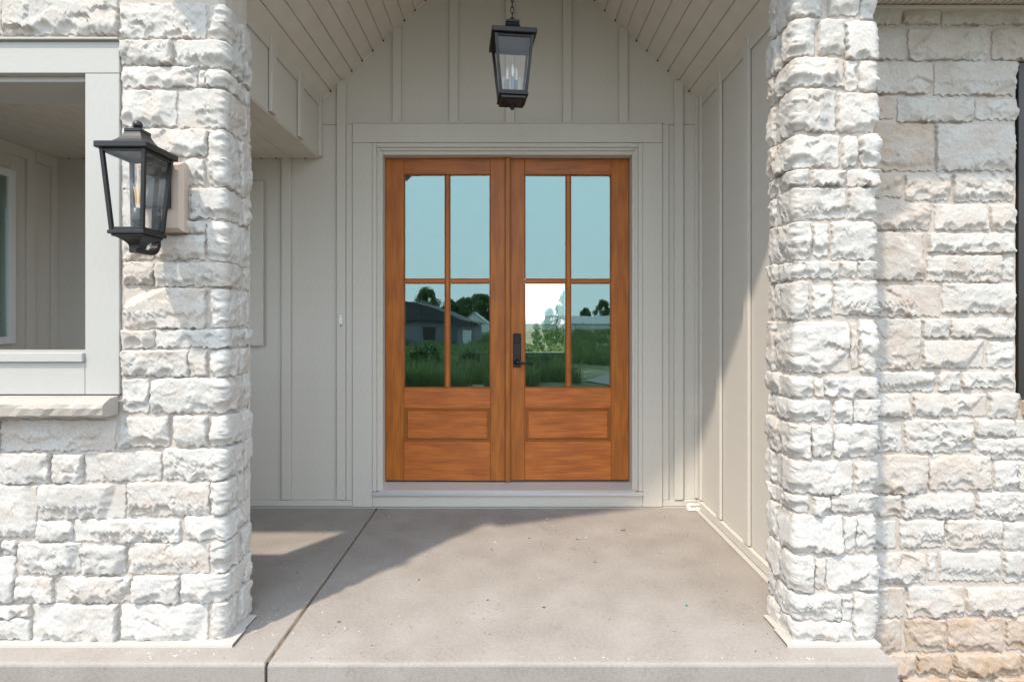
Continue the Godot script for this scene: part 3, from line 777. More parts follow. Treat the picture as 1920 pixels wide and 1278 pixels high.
	board(v, "frame", 0.0, 0.03, 0.0, 1.69, 0.0, 0.05, M.bronze_frame)
	board(v, "frame", 0.03, 0.90, 1.66, 1.69, 0.0, 0.05, M.bronze_frame)
	board(v, "frame", 0.03, 0.90, 0.0, 0.03, 0.0, 0.05, M.bronze_frame)
	board(v, "frame", 0.90, 0.93, 0.0, 1.69, 0.0, 0.05, M.bronze_frame)
	board(v, "screen_rail", 0.036, 0.06, 0.035, 1.655, 0.012, 0.036, M.screen_tan)
	board(v, "screen_rail", 0.87, 0.894, 0.035, 1.655, 0.012, 0.036, M.screen_tan)
	board(v, "meeting_rail", 0.06, 0.87, 0.80, 0.85, 0.0, 0.03, M.bronze_frame)
	board(v, "pane", 0.06, 0.87, 0.03, 0.80, 0.006, 0.012, M.coated_glass)
	board(v, "pane", 0.06, 0.87, 0.85, 1.66, 0.006, 0.012, M.coated_glass)
	board(v, "sill", 0.02, 0.95, -0.09, -0.012, 0.0, 0.085, M.block, 0.006)


# ---------------------------------------------------------------- floor and ground
func land(x: float, z: float) -> float:
	return -0.45 - 0.65 * smoothstep(8.0, 40.0, z) + 1.0 * smoothstep(40.0, 92.0, z) * smoothstep(-4.0, 12.0, x) + 0.6 * smoothstep(90.0, 160.0, z) - 0.05 * smoothstep(0.5, 3.0, z)


func floor_and_ground() -> void:
	var st := newst()
	st.set_smooth_group(1)
	var xs := [-400.0, -150.0, -80.0, -50.0, -36.0, -26.0, -18.0, -12.0, -8.0, -4.0, 0.0, 4.0, 8.0, 12.0, 18.0, 26.0, 36.0, 50.0, 80.0, 150.0, 400.0]
	var zs := [-400.0, -120.0, -60.0, -30.0, -12.0, -4.0, 0.0, 1.0, 2.0, 3.0, 5.0, 8.0, 12.0, 16.0, 20.0, 26.0, 32.0, 40.0, 48.0, 56.0, 64.0, 74.0, 84.0, 92.0, 110.0, 130.0, 160.0, 240.0, 420.0]
	for i in xs.size() - 1:
		for j in zs.size() - 1:
			var q := []
			for e in [[i, j], [i + 1, j], [i + 1, j + 1], [i, j + 1]]:
				q.append(Vector3(xs[e[0]], land(xs[e[0]], zs[e[1]]), zs[e[1]]))
			face(st, q, q[0] - Vector3(0, 50, 0))
	structure("ground", done(st), M.meadow)
	# two slabs with an eased front edge and an open joint
	for s in [[-3.62, -1.0], [-0.987, 1.58]]:
		var sl := newst()
		var prof := [Vector2(-0.62, -2.17), Vector2(-0.014, -2.17), Vector2(-0.006, -2.173), Vector2(-0.0015, -2.178), Vector2(0.0, -2.188), Vector2(0.0, -4.02), Vector2(-0.62, -4.02)]
		var mid := Vector3((s[0] + s[1]) / 2, -0.3, -3.1)
		for k in prof.size():
			var a: Vector2 = prof[k]
			var b: Vector2 = prof[(k + 1) % prof.size()]
			var ea := 0.006 if a.x > -0.6 else 0.0
			face(sl, [Vector3(s[0] + 0.005, a.x, a.y), Vector3(s[1] - 0.005, a.x, a.y), Vector3(s[1] - 0.005, b.x, b.y), Vector3(s[0] + 0.005, b.x, b.y)], mid)
			for side in [[s[0], 0.005], [s[1], -0.005]]:
				var da := Vector3(side[0], a.x - ea, a.y)
				var db := Vector3(side[0], b.x - (0.006 if b.x > -0.6 else 0.0), b.y)
				face(sl, [Vector3(side[0] + side[1], a.x, a.y), Vector3(side[0] + side[1], b.x, b.y), db, da], mid)
		for x in s:
			var q := []
			for p in prof:
				q.append(Vector3(x, p.x - (0.006 if p.x > -0.6 else 0.0), p.y))
			face(sl, q, mid)
		structure("pavement_slab", done(sl), M.concrete)
	# dirt lying in the joint
	st = newst()
	var n := 60
	for i in n:
		var z0 := lerpf(-2.19, -3.99, float(i) / n)
		var z1 := lerpf(-2.19, -3.99, float(i + 1) / n)
		var y0 := -0.008 + ink.get_noise_2d(z0 * 60, 3) * 0.007 - 0.004 * smoothstep(-2.6, -3.4, z0)
		var y1 := -0.008 + ink.get_noise_2d(z1 * 60, 3) * 0.007 - 0.004 * smoothstep(-2.6, -3.4, z1)
		face(st, [Vector3(-1.002, y0, z0), Vector3(-0.985, y0, z0), Vector3(-0.985, y1, z1), Vector3(-1.002, y1, z1)], Vector3(-1, -1, z0))
	var jd := structure("joint_dirt", done(st), M.joint_dirt)
	jd.set_meta("kind", "stuff")
	jd.set_meta("label", "tan dirt packed in the joint between slabs")
	# litter on the slab
	var rng := RandomNumberGenerator.new()
	rng.seed = 9
	var dark := newst()
	var pale := newst()
	for k in 330:
		var x := rng.randf_range(-1.3, 1.38)
		var z := rng.randf_range(-3.95, -2.2)
		if rng.randf() < 0.3:
			x = rng.randfn(0.25, 0.28)
			z = rng.randfn(-3.5, 0.16)
		if z > -2.2 or z < -3.96 or x > 1.38:
			continue
		var white := rng.randf() < 0.18
		var r := rng.randf_range(0.001, 0.0034) * (2.0 if rng.randf() < 0.07 else 1.0)
		var c := Vector3(x, r * 0.3, z)
		var s := pale if white else dark
		var tip := c + Vector3(0, r * 0.6, 0)
		var g := rng.randf() * TAU
		var ring := []
		for e in 5:
			var rr := r * rng.randf_range(0.6, 1.6)
			ring.append(Vector3(x + cos(g + e * TAU / 5) * rr, 0.0004, z + sin(g + e * TAU / 5) * rr * 0.8))
		for e in 5:
			face(s, [ring[e], ring[(e + 1) % 5], tip], c - Vector3(0, 1, 0))
	# paint and mortar droppings by the piers and along the front edge
	for k in 110:
		var spot: Array = [[-1.45, -2.235, 0.12, 0.012], [1.25, -2.205, 0.22, 0.006], [0.75, -3.55, 0.22, 0.05], [0.5, -2.205, 0.6, 0.005], [-1.1, -2.5, 0.06, 0.1]][rng.randi_range(0, 4)]
		var x := rng.randfn(spot[0], spot[2])
		var z := minf(rng.randfn(spot[1], spot[3]), -2.2)
		if x > 1.38 or x < -3.4:
			continue
		var r := rng.randf_range(0.0008, 0.0035)
		var tip := Vector3(x, r * 0.5, z)
		for e in 5:
			face(pale, [Vector3(x + cos(e * TAU / 5) * r * 1.3, 0.0004, z + sin(e * TAU / 5) * r), Vector3(x + cos((e + 1) * TAU / 5) * r * 1.3, 0.0004, z + sin((e + 1) * TAU / 5) * r), tip], tip - Vector3(0, 1, 0))
	for v in [["dirt_crumbs", dark, M.crumb_dark, "dark crumbs of dirt scattered over the porch slab"], ["mortar_crumbs", pale, M.crumb_white, "white crumbs of mortar scattered over the porch slab"]]:
		var o := structure(v[0], done(v[1]), v[2])
		o.set_meta("kind", "stuff")
		o.set_meta("label", v[3])
	# a few leaf scraps and a blue chip
	var scraps := [[0.755, -3.555, 0.03, "rusty brown leaf scrap near the siding wall", "leaf_brown"], [0.49, -3.08, 0.016, "small brown leaf scrap midway across the slab", "leaf_brown"], [-0.09, -2.37, 0.009, "tiny round brown scrap near the slab's front edge", "leaf_brown"], [-0.11, -3.25, 0.012, "dark curled leaf scrap in the sunlit middle", "crumb_dark"], [-0.11, -2.66, 0.012, "dark leaf scrap in front of the door's left leaf", "crumb_dark"], [-0.79, -2.47, 0.014, "dark twig scrap beside the slab joint", "crumb_dark"], [0.12, -3.42, 0.012, "dark leaf scrap among crumbs near the door", "crumb_dark"], [-1.22, -2.30, 0.016, "curled black scrap at the left stone pier's corner", "crumb_dark"]]
	for s in scraps:
		var b := newst()
		var g := rng.randf() * TAU
		var pts := []
		for e in 7:
			var r: float = s[2] * rng.randf_range(0.45, 1.0) * 0.6
			pts.append(Vector3(cos(g + e * TAU / 7) * r * 1.6, 0.0015 + rng.randf() * s[2] * 0.22, sin(g + e * TAU / 7) * r * 0.7))
		for e in 7:
			face(b, [pts[e], pts[(e + 1) % 7], Vector3(0, 0.0025 + s[2] * 0.06, 0)], Vector3(0, -1, 0))
			face(b, [pts[e], pts[(e + 1) % 7], Vector3(0, 0.0008, 0)], Vector3(0, 1, 0))
		var o := part(self, "leaf_scrap", done(b), M[s[4]], Vector3(s[0], 0.0, s[1]))
		tag(o, s[3], "leaf scrap", "leaf scraps on the porch slab")
	var chip := part(self, "plastic_chip", box(Vector3(0.012, 0.005, 0.008), 0.0015), M.chip_blue, Vector3(0.865, 0.0026, -2.61), Vector3(0, 0.5, 0))
	tag(chip, "tiny bright blue plastic chip on the slab's right half", "chip")


# ---------------------------------------------------------------- entry walls
func ceil_y(x: float) -> float:
	return APEX_Y - absf(x) * (APEX_Y - VALLEY_Y) / SIDE_X


func entry_walls() -> void:
	var z := WALL_Z
	var w := thing("siding_wall", "greige board-and-batten wall around the wooden double door", "wall")
	# solid wall with the doorway left open
	board(w, "core", -3.6, DOOR_X - 0.955, -0.02, 2.75, z - 0.20, z - 0.012, M.siding)
	board(w, "core", DOOR_X + 0.955, 1.75, -0.02, 2.75, z - 0.20, z - 0.012, M.siding)
	board(w, "core", DOOR_X - 0.955, DOOR_X + 0.955, 2.67, 2.75, z - 0.20, z - 0.012, M.siding)
	part(w, "core", prism([Vector2(-1.8, 2.75), Vector2(1.8, 2.75), Vector2(1.5, 3.08), Vector2(0, 4.5), Vector2(-1.5, 3.08)], z - 0.20, z - 0.012), M.siding)
	board(w, "core", DOOR_X - 0.955, DOOR_X + 0.955, -0.02, 0.09, z - 0.20, z - 0.012, M.siding)
	# upper panels, between battens, up to the sloping ceiling
	var bx := [-1.26, -0.844, -0.42, 0.0, 0.428, 0.848, 1.262]
	var edges := [-1.45, -1.26, -0.844, -0.42, 0.0, 0.428, 0.848, 1.262, 1.45]
	for i in edges.size() - 1:
		var x0: float = edges[i] + 0.0008
		var x1: float = edges[i + 1] - 0.0008
		var pts := [Vector2(x0, 2.874), Vector2(x1, 2.874), Vector2(x1, ceil_y(x1) + 0.05), Vector2(x0, ceil_y(x0) + 0.05)]
		if x0 < 0 and x1 > 0:
			pts.insert(3, Vector2(0, APEX_Y + 0.05))
		part(w, "panel", prism(pts, z - 0.012, z), M.siding)
	for x in bx:
		var full: bool = absf(x) > 1.2
		var y0 := 0.062 if full else 2.879
		var hi := ceil_y(absf(x) + 0.033) + 0.03
		part(w, "batten", box(Vector3(0.066, hi - y0, 0.019), 0.0025), M.siding, Vector3(x, (hi + y0) / 2, z + 0.0155))
	# lower panels on either side of the door and along the porch
	var cols := [-3.41, -2.93, -2.51, -2.09, -1.672, -1.26, DOOR_X - 1.154]
	for i in cols.size() - 1:
		board(w, "panel", cols[i] + 0.0008, cols[i + 1] - 0.0008, 0.058, 2.866, z - 0.012, z, M.siding, 0.001)
	for x in [-2.93, -2.51, -2.09, -1.672]:
		board(w, "batten", x - 0.033, x + 0.033, 0.062, 2.64, z + 0.006, z + 0.025, M.siding)
	board(w, "panel", DOOR_X + 1.154, 1.2612, 0.058, 2.866, z - 0.012, z, M.siding, 0.001)
	board(w, "panel", 1.2628, 1.44, 0.058, 2.866, z - 0.012, z, M.siding, 0.001)
	# edge strips beside the casing, corner trim, base boards, flashings
	board(w, "trim", DOOR_X - 1.206, DOOR_X - 1.158, 0.058, 2.864, z + 0.005, z + 0.016, M.siding)
	board(w, "trim", DOOR_X + 1.158, DOOR_X + 1.206, 0.058, 2.864, z + 0.005, z + 0.016, M.siding)
	board(w, "trim", 1.385, 1.418, 0.075, ceil_y(1.42) + 0.1, z + 0.0005, z + 0.022, M.siding)
	board(w, "base_board", -3.41, DOOR_X - 1.156, 0.012, 0.056, z - 0.012, z + 0.016, M.siding_across)
	board(w, "base_board", DOOR_X + 1.156, 1.418, 0.012, 0.056, z - 0.012, z + 0.016, M.siding_across)
	for e in [[-1.42, -1.2935], [-1.2265, DOOR_X - 1.156], [DOOR_X + 1.156, 1.2285], [1.2955, 1.40]]:
		board(w, "drip_cap", e[0], e[1], 2.866, 2.874, z - 0.01, z + 0.012, M.siding_across, 0.001)
	board(w, "floor_flashing", -3.41, 1.41, 0.001, 0.008, z - 0.012, z + 0.03, M.flashing, 0.0008)

	# ---- wall on the entry's right
	w = thing("side_wall", "greige board-and-batten side wall behind the stone pillar", "wall")
	board(w, "core", SIDE_X + 0.012, SIDE_X + 0.3, -0.02, 3.3, z - 0.2, -2.72, M.siding)
	board(w, "panel", SIDE_X, SIDE_X + 0.012, 0.07, 3.12, z, z + 0.4192, M.siding, 0.001)
	board(w, "panel", SIDE_X, SIDE_X + 0.012, 0.07, 3.12, z + 0.4208, z + 0.8392, M.siding, 0.001)
	board(w, "panel", SIDE_X, SIDE_X + 0.012, 0.07, 3.12, z + 0.8408, z + 1.2592, M.siding, 0.001)
	board(w, "panel", SIDE_X, SIDE_X + 0.012, 0.07, 3.12, z + 1.2608, z + 1.48, M.siding, 0.001)
	for k in 3:
		var zc := z + 0.42 * (k + 1)
		board(w, "batten", SIDE_X - 0.024, SIDE_X - 0.005, 0.074, 3.075, zc - 0.033, zc + 0.033, M.siding)
	board(w, "trim", SIDE_X - 0.019, SIDE_X - 0.0005, 0.074, 3.09, z + 0.024, z + 0.075, M.siding)
	board(w, "base_board", SIDE_X - 0.024, SIDE_X + 0.012, 0.014, 0.066, z + 0.024, z + 1.45, M.siding_deep)
	board(w, "floor_flashing", SIDE_X - 0.055, SIDE_X - 0.002, 0.0015, 0.010, z + 0.035, z + 1.5, M.flashing, 0.0008)
	board(w, "frieze", SIDE_X - 0.012, SIDE_X - 0.0005, 2.985, 3.05, z + 0.075, z + 0.387 - 0.0005, M.siding_deep)
	for k in 3:
		board(w, "frieze", SIDE_X - 0.012, SIDE_X - 0.0005, 2.985, 3.05, z + 0.4535 + 0.42 * k, z + 0.8065 + 0.42 * k, M.siding_deep)

	# ---- beam on the left carrying the ceiling
	w = thing("clad_beam", "greige batten-clad beam under the ceiling's left side", "beam")
	board(w, "core", -1.72, -SIDE_X - 0.012, 2.625, 3.12, z, -2.57, M.siding)
	for k in 4:
		board(w, "panel", -SIDE_X - 0.012, -SIDE_X, 2.622, 3.10, z + 0.42 * k + 0.0008, minf(z + 0.42 * (k + 1) - 0.0008, -2.57), M.siding, 0.001)
	for k in 3:
		var zc := z + 0.42 * (k + 1)
		board(w, "batten", -SIDE_X + 0.005, -SIDE_X + 0.024, 2.624, 3.075, zc - 0.033, zc + 0.033, M.siding)
	board(w, "trim", -SIDE_X + 0.0005, -SIDE_X + 0.019, 2.618, 3.075, z + 0.003, z + 0.05, M.siding)
	for k in 4:
		board(w, "frieze", -SIDE_X + 0.0005, -SIDE_X + 0.012, 2.99, 3.05, z + (0.051 if k == 0 else 0.0335 + 0.42 * k), minf(z + 0.3865 + 0.42 * k, -2.57), M.siding_deep)

	# ---- end wall of the porch with its window
	w = thing("end_wall", "greige porch end wall seen through the opening", "wall")
	board(w, "core", -3.66, -3.422, -0.02, 2.75, z - 0.2, -2.55, M.siding)
	for k in 4:
		board(w, "panel", -3.422, -3.41, 0.06, 2.63, z + 0.36 * k + 0.0008, z + 0.36 * (k + 1) - 0.0008, M.siding, 0.001)
	board(w, "trim", -3.409, -3.39, 0.06, 2.62, z + 0.001, z + 0.05, M.siding)
	board(w, "batten", -3.409, -3.39, 0.06, 2.62, z + 0.19, z + 0.25, M.siding)
	board(w, "base_board", -3.409, -3.385, 0.012, 0.058, z + 0.02, -2.57, M.siding_deep)
	board(w, "frieze", -3.409, -3.385, 2.53, 2.61, z + 0.0505, z + 0.189, M.siding_deep)
	board(w, "frieze", -3.409, -3.385, 2.53, 2.61, z + 0.2505, -2.57, M.siding_deep)
	var v := thing("porch_window", "white framed window on the porch end wall", "window", Vector3(-3.408, 1.24, -3.65))
	board(v, "frame", 0.0, 0.026, 0.0, 1.18, 0.0, 0.05, M.trim_white)
	board(v, "frame", 0.0, 0.026, 0.0, 1.18, 0.78, 0.83, M.trim_white)
	board(v, "frame", 0.0, 0.026, 1.13, 1.18, 0.05, 0.78, M.trim_white)
	board(v, "frame", 0.0, 0.026, 0.0, 0.05, 0.05, 0.78, M.trim_white)
	board(v, "pane", 0.004, 0.010, 0.05, 1.13, 0.05, 0.78, M.coated_glass)

	# ---- frame of the porch opening
	w = thing("opening_frame", "pale painted board frame around the unglazed porch opening", "window frame")
	var f0 := -2.335
	var f1 := -2.302
	board(w, "header", -3.13, -1.688, 2.4635, 2.60, f0, f1, M.dimmed_siding_across)
	board(w, "drip_cap", -3.13, -1.684, 2.602, 2.611, f0, f1 + 0.016, M.dimmed_siding_across, 0.001)
	board(w, "side_board", -1.836, -1.688, 1.076, 2.462, f0, f1 - 0.0005, M.dimmed_siding)
	board(w, "side_board", -3.13, -2.99, 1.076, 2.462, f0, f1 - 0.0005, M.dimmed_siding)
	board(w, "lower_board", -2.9885, -1.8375, 1.076, 1.216, f0, f1 - 0.0008, M.dimmed_siding_across)
	board(w, "ledge", -2.989, -1.8375, 1.2175, 1.256, -2.57, -2.288, M.dimmed_siding_across)
	board(w, "jamb", -1.838, -1.80, 1.257, 2.462, -2.575, f0 - 0.0005, M.dimmed_siding)
	board(w, "jamb", -3.03, -2.99, 1.257, 2.462, -2.575, f0 - 0.0005, M.dimmed_siding)
	board(w, "head_liner", -2.989, -1.839, 2.44, 2.475, -2.575, f0 - 0.0005, M.dimmed_siding_across)

	# ---- small fittings
	var ap := thing("wall_panel", "flat greige cover board behind the left stone pier", "panel", Vector3(-2.05, 1.824, z))
	board(ap, "board", -0.25, 0.214, -0.614, 0.614, 0.0256, 0.038, M.siding)
	board(ap, "edge", -0.25, 0.205, -0.605, 0.605, 0.0382, 0.042, M.siding)
	var db := thing("doorbell", "small white doorbell bracket on the batten beside the door", "doorbell", Vector3(-1.264, 1.402, z + 0.0252))
	board(db, "plate", -0.012, 0.012, -0.034, 0.036, 0.0, 0.008, M.vinyl_white, 0.004)
	board(db, "slot", -0.003, 0.001, 0.018, 0.026, 0.008, 0.0088, M.print_black, 0.0002)
	board(db, "slot", -0.003, 0.003, -0.028, -0.022, 0.008, 0.0088, M.print_black, 0.0002)
	board(db, "screw", -0.001, 0.010, -0.044, -0.036, 0.0, 0.006, M.black_plastic, 0.002)
	var fp := thing("foam_scrap", "small white cap with black print at the siding corner", "scrap", Vector3(1.357, 0.0, z + 0.075), "")
	fp.rotation.y = 0.1
	var st := newst()
	var pts := [Vector2(-0.05, 0.004), Vector2(0.04, 0.004), Vector2(0.05, 0.012), Vector2(0.044, 0.045), Vector2(-0.036, 0.050), Vector2(-0.05, 0.035)]
	part(fp, "body", prism(pts, -0.02, 0.012), M.vinyl_white)
	var mk := newst()
	for k in 6:
		var x := -0.036 + k * 0.0125
		var d := 0.006 * (1 if k % 2 == 0 else -1)
		face(mk, [Vector3(x, 0.037 + d, 0.0128), Vector3(x + 0.006, 0.037 + d, 0.0128), Vector3(x + 0.0155, 0.037 - d, 0.0128), Vector3(x + 0.0095, 0.037 - d, 0.0128)], Vector3(0, 0.03, 0))
	part(fp, "print", done(mk), M.print_black)


# ---------------------------------------------------------------- ceilings and roofs
func ceilings() -> void:
	var z := WALL_Z
	var zf := -2.2
	var run := SIDE_X
	var rise := APEX_Y - VALLEY_Y
	var length := sqrt(run * run + rise * rise)
	var tilt := atan2(rise, run)
	for side in [-1.0, 1.0]:
		var c := thing("porch_ceiling", "sloping plank ceiling %s" % ("above the clad beam" if side < 0 else "above the battened side wall"), "ceiling")
		var n := 18
		var wd := length / n
		for k in n:
			var t := (k + 0.5) * wd
			var at := Vector3(side * (run - t * cos(tilt)), VALLEY_Y + t * sin(tilt), (z + zf) / 2)
			var deep := 0.014
			at += Vector3(side * sin(tilt), cos(tilt), 0) * deep / 2
			part(c, "plank", box(Vector3(wd - (0.002 if k % 2 == 0 else 0.004), deep, zf - z), 0.005), M.soffit, at, Vector3(0, 0, -side * tilt))
			if k > 0:
				var s := k * wd
				var g := Vector3(side * (run - s * cos(tilt)), VALLEY_Y + s * sin(tilt) - 0.003, z + 0.0135)
				part(c, "seam_end", box(Vector3(0.013, 0.009, 0.011), 0.003), M.dark_gap, g, Vector3(0, 0, -side * tilt))
		# moulding where the ceiling meets the entry wall
		part(c, "wall_channel", box(Vector3(length, 0.012, 0.008), 0.002), M.soffit, Vector3(side * run / 2, (VALLEY_Y + APEX_Y) / 2 - 0.005, z + 0.005), Vector3(0, 0, -side * tilt))
		part(c, "backing", box(Vector3(length + 0.25, 0.004, zf - z + 0.2), 0.0005), M.soffit, Vector3(side * run / 2, (VALLEY_Y + APEX_Y) / 2, (z + zf) / 2 - 0.1) + Vector3(side * sin(tilt), cos(tilt), 0) * 0.018, Vector3(0, 0, -side * tilt))
	var r := thing("gable_roof", "gable roof over the entry, seen from below", "roof")
	for side in [-1.0, 1.0]:
		part(r, "roof_slope", box(Vector3(length + 0.12, 0.16, zf - z + 0.9), 0.004), M.shingle, Vector3(side * (run / 2 + 0.02), (VALLEY_Y + APEX_Y) / 2 - 0.02 * rise / run, (z + zf) / 2 - 0.45) + Vector3(side * sin(tilt), cos(tilt), 0) * 0.11, Vector3(0, 0, -side * tilt))
		part(r, "added_shade_band", box(Vector3(length - 0.2, 0.26, 0.05), 0.003), M.siding_across, Vector3(side * run / 2, (VALLEY_Y + APEX_Y) / 2, zf + 0.026) - Vector3(side * sin(tilt), cos(tilt), 0) * 0.06, Vector3(0, 0, -side * tilt))  # added band above the view, shapes the shadow edge on the side wall
		part(r, "rake_board", box(Vector3(length + 0.1, 0.17, 0.02), 0.002), M.siding_across, Vector3(side * (run / 2 + 0.02), (VALLEY_Y + APEX_Y) / 2 - 0.02 * rise / run, zf + 0.064) + Vector3(side * sin(tilt), cos(tilt), 0) * 0.085, Vector3(0, 0, -side * tilt))
	# flat porch ceiling on the left
	var p := thing("porch_ceiling", "flat plank ceiling of the porch behind the opening", "ceiling")
	var x := -3.41
	var k := 0
	while x < -1.425:
		var wd := minf(0.1105, -1.42 - x)
		board(p, "plank", x + 0.0012, x + wd - (0.0012 if k % 3 else 0.003), 2.612, 2.624, z + 0.001, -2.56, M.soffit, 0.005)
		if k > 0:
			part(p, "seam_end", box(Vector3(0.012, 0.008, 0.010), 0.003), M.dark_gap, Vector3(x, 2.611, z + 0.012))
		x += wd
		k += 1
	board(p, "backing", -3.42, -1.72, 2.626, 2.70, z, -2.56, M.soffit, 0.001)
	r = thing("porch_roof", "dark shingled roof over the porch", "roof")
	board(r, "deck", -3.75, -1.45, 3.155, 3.3, -4.5, -2.2, M.shingle)
	board(r, "infill", -3.66, -1.735, 2.71, 3.15, -4.4, -2.56, M.siding)
	# eave over the right wall
	r = thing("eave", "grey ribbed soffit over the right stone wall", "eave")
	x = 1.62
	k = 0
	while x < 4.2:
		board(r, "soffit_panel", x, x + 0.097, 2.978, 2.99, -2.70, -2.29, M.soffit, 0.004)
		board(r, "rib", x + 0.03, x + 0.036, 2.972, 2.9775, -2.69, -2.31, M.soffit, 0.001)
		board(r, "rib", x + 0.06, x + 0.066, 2.972, 2.9775, -2.69, -2.31, M.soffit, 0.001)
		x += 0.1
		k += 1
	board(r, "backing", 1.62, 4.2, 2.995, 3.05, -2.72, -2.29, M.soffit, 0.001)
	board(r, "frieze", 1.62, 4.2, 2.955, 2.971, -2.705, -2.66, M.siding_across)
	board(r, "fascia", 1.60, 4.2, 2.965, 3.14, -2.285, -2.26, M.siding_across)
	board(r, "deck", 1.6, 4.3, 3.145, 3.3, -4.5, -2.25, M.shingle)


# ---------------------------------------------------------------- the doors
func doors() -> void:
	var z := WALL_Z
	var c := DOOR_X
	# casing, moulding, jambs and threshold
	var f := thing("door_frame", "wide greige casing and moulding around the double door", "door frame")
	board(f, "casing", c - 1.154, c - 1.009, 0.012, 2.722, z + 0.006, z + 0.030, M.siding)
	board(f, "casing", c + 1.009, c + 1.154, 0.012, 2.722, z + 0.006, z + 0.030, M.siding)
	board(f, "casing", c - 1.154, c + 1.154, 2.7245, 2.866, z + 0.006, z + 0.030, M.siding_across)
	board(f, "drip_cap", c - 1.156, c + 1.156, 2.8675, 2.878, z - 0.005, z + 0.034, M.siding_across, 0.0015)
	board(f, "apron", c - 1.0075, c + 1.0075, 0.012, 0.094, z, z + 0.025, M.siding_across)
	for s in [-1.0, 1.0]:
		board(f, "moulding", c + s * 1.0078, c + s * 0.975, 0.128, 2.721, z + 0.0005, z + 0.034, M.siding, 0.004)
		board(f, "moulding", c + s * 0.974, c + s * 0.951, 0.128, 2.687, z + 0.0005, z + 0.027, M.siding, 0.004)
		board(f, "jamb", c + s * 0.9695, c + s * 0.933, 0.128, 2.664, z - 0.13, z + 0.016, M.siding)
		board(f, "stop", c + s * 0.9325, c + s * 0.915, 0.16, 2.65, z - 0.13, z - 0.108, M.siding)
	board(f, "moulding", c - 0.974, c + 0.974, 2.688, 2.721, z + 0.0005, z + 0.034, M.siding_across, 0.004)
	board(f, "moulding", c - 0.950, c + 0.950, 2.665, 2.687, z + 0.0005, z + 0.027, M.siding_across, 0.004)
	board(f, "head_jamb", c - 0.932, c + 0.932, 2.637, 2.664, z - 0.13, z + 0.016, M.siding_across)
	var st := newst()
	var tp := [Vector2(-0.13, 0.09), Vector2(-0.13, 0.172), Vector2(-0.045, 0.172), Vector2(0.032, 0.136), Vector2(0.040, 0.128), Vector2(0.040, 0.126), Vector2(0.0, 0.095)]
	var mid := Vector3(c, 0.12, z - 0.05)
	for e in [c - 0.951, c + 0.951]:
		var q := []
		for p in tp:
			q.append(Vector3(e, p.y, z + p.x))
		face(st, q, mid)
	for k in tp.size():
		var a: Vector2 = tp[k]
		var b: Vector2 = tp[(k + 1) % tp.size()]
		face(st, [Vector3(c - 0.951, a.y, z + a.x), Vector3(c + 0.951, a.y, z + a.x), Vector3(c + 0.951, b.y, z + b.x), Vector3(c - 0.951, b.y, z + b.x)], mid)
	part(f, "threshold", done(st), M.aluminium)
	board(f, "nosing", c - 1.008, c + 1.008, 0.0955, 0.1255, z + 0.0005, z + 0.046, M.aluminium, 0.004)

	for leaf in 2:
		var s := -1.0 if leaf == 0 else 1.0
		var d := thing("front_door", "left leaf of the stained wood double door" if leaf == 0 else "right leaf of the stained wood double door with black handle", "door", Vector3(c - 0.929 if leaf == 0 else c + 0.002, 0.181, z), "stained wood entry doors")
		d.rotation.y = -0.013 if leaf == 0 else 0.010   # the leaves do not hang quite flush
		var wd := 0.927
		var hg := 2.453
		var sl := 0.138 if leaf == 0 else 0.130
		var sr := 0.130 if leaf == 0 else 0.136
		var z0 := -0.108
		var z1 := -0.064
		board(d, "stile", 0, sl, 0, hg, z0, z1, M.wood_upright, 0.003)
		board(d, "stile", wd - sr, wd, 0, hg, z0, z1, M.wood_upright, 0.003)
		var x0 := sl + 0.0006
		var x1 := wd - sr - 0.0006
		board(d, "rail", x0, x1, hg - 0.122, hg, z0, z1 - 0.0004, M.wood_top, 0.003)
		board(d, "rail", x0, x1, 0.55, 0.705, z0, z1 - 0.0004, M.wood_across, 0.003)
		board(d, "rail", x0, x1, 0.0, 0.298, z0, z1 - 0.0004, M.wood_across, 0.003)
		# raised panel in a recessed field
		board(d, "panel_field", x0, x1, 0.298, 0.55, z0 + 0.01, z1 - 0.014, M.wood_bead, 0.0005)
		for e in [[x0, x0 + 0.012, 0.2985, 0.5495], [x1 - 0.012, x1, 0.2985, 0.5495]]:
			board(d, "bead", e[0], e[1], e[2], e[3], z1 - 0.0138, z1 - 0.004, M.wood_bead, 0.003)
		for e in [[x0 + 0.0122, x1 - 0.0122, 0.2985, 0.3095], [x0 + 0.0122, x1 - 0.0122, 0.5385, 0.5495]]:
			board(d, "bead", e[0], e[1], e[2], e[3], z1 - 0.0138, z1 - 0.004, M.wood_bead, 0.003)
		st = newst()
		var px0 := x0 + 0.018
		var px1 := x1 - 0.018
		var pm := Vector3((px0 + px1) / 2, 0.424, z1 - 0.02)
		var lo := [Vector3(px0, 0.314, z1 - 0.0138), Vector3(px1, 0.314, z1 - 0.0138), Vector3(px1, 0.534, z1 - 0.0138), Vector3(px0, 0.534, z1 - 0.0138)]
		var hi := []
		for v in lo:
			var o: Vector3 = v
			hi.append(Vector3(o.x + signf(pm.x - o.x) * 0.012, o.y + signf(pm.y - o.y) * 0.010, z1 - 0.003))
		face(st, hi, pm)
		for k in 4:
			face(st, [lo[k], lo[(k + 1) % 4], hi[(k + 1) % 4], hi[k]], pm)
		part(d, "panel", done(st), M.wood_across)
		# glazing: four panes between bars, each with its bead
		var gy0 := 0.7056
		var gy1 := hg - 0.1226
		var bx := (x0 + x1) / 2 + (0.002 if leaf == 0 else 0.004)
		var by := 1.519
		board(d, "muntin", bx - 0.0165, bx + 0.0165, gy0, gy1, z1 - 0.028, z1 - 0.006, M.wood_upright, 0.006)
		board(d, "muntin", x0, bx - 0.0167, by - 0.0145, by + 0.0145, z1 - 0.028, z1 - 0.007, M.wood_across, 0.006)
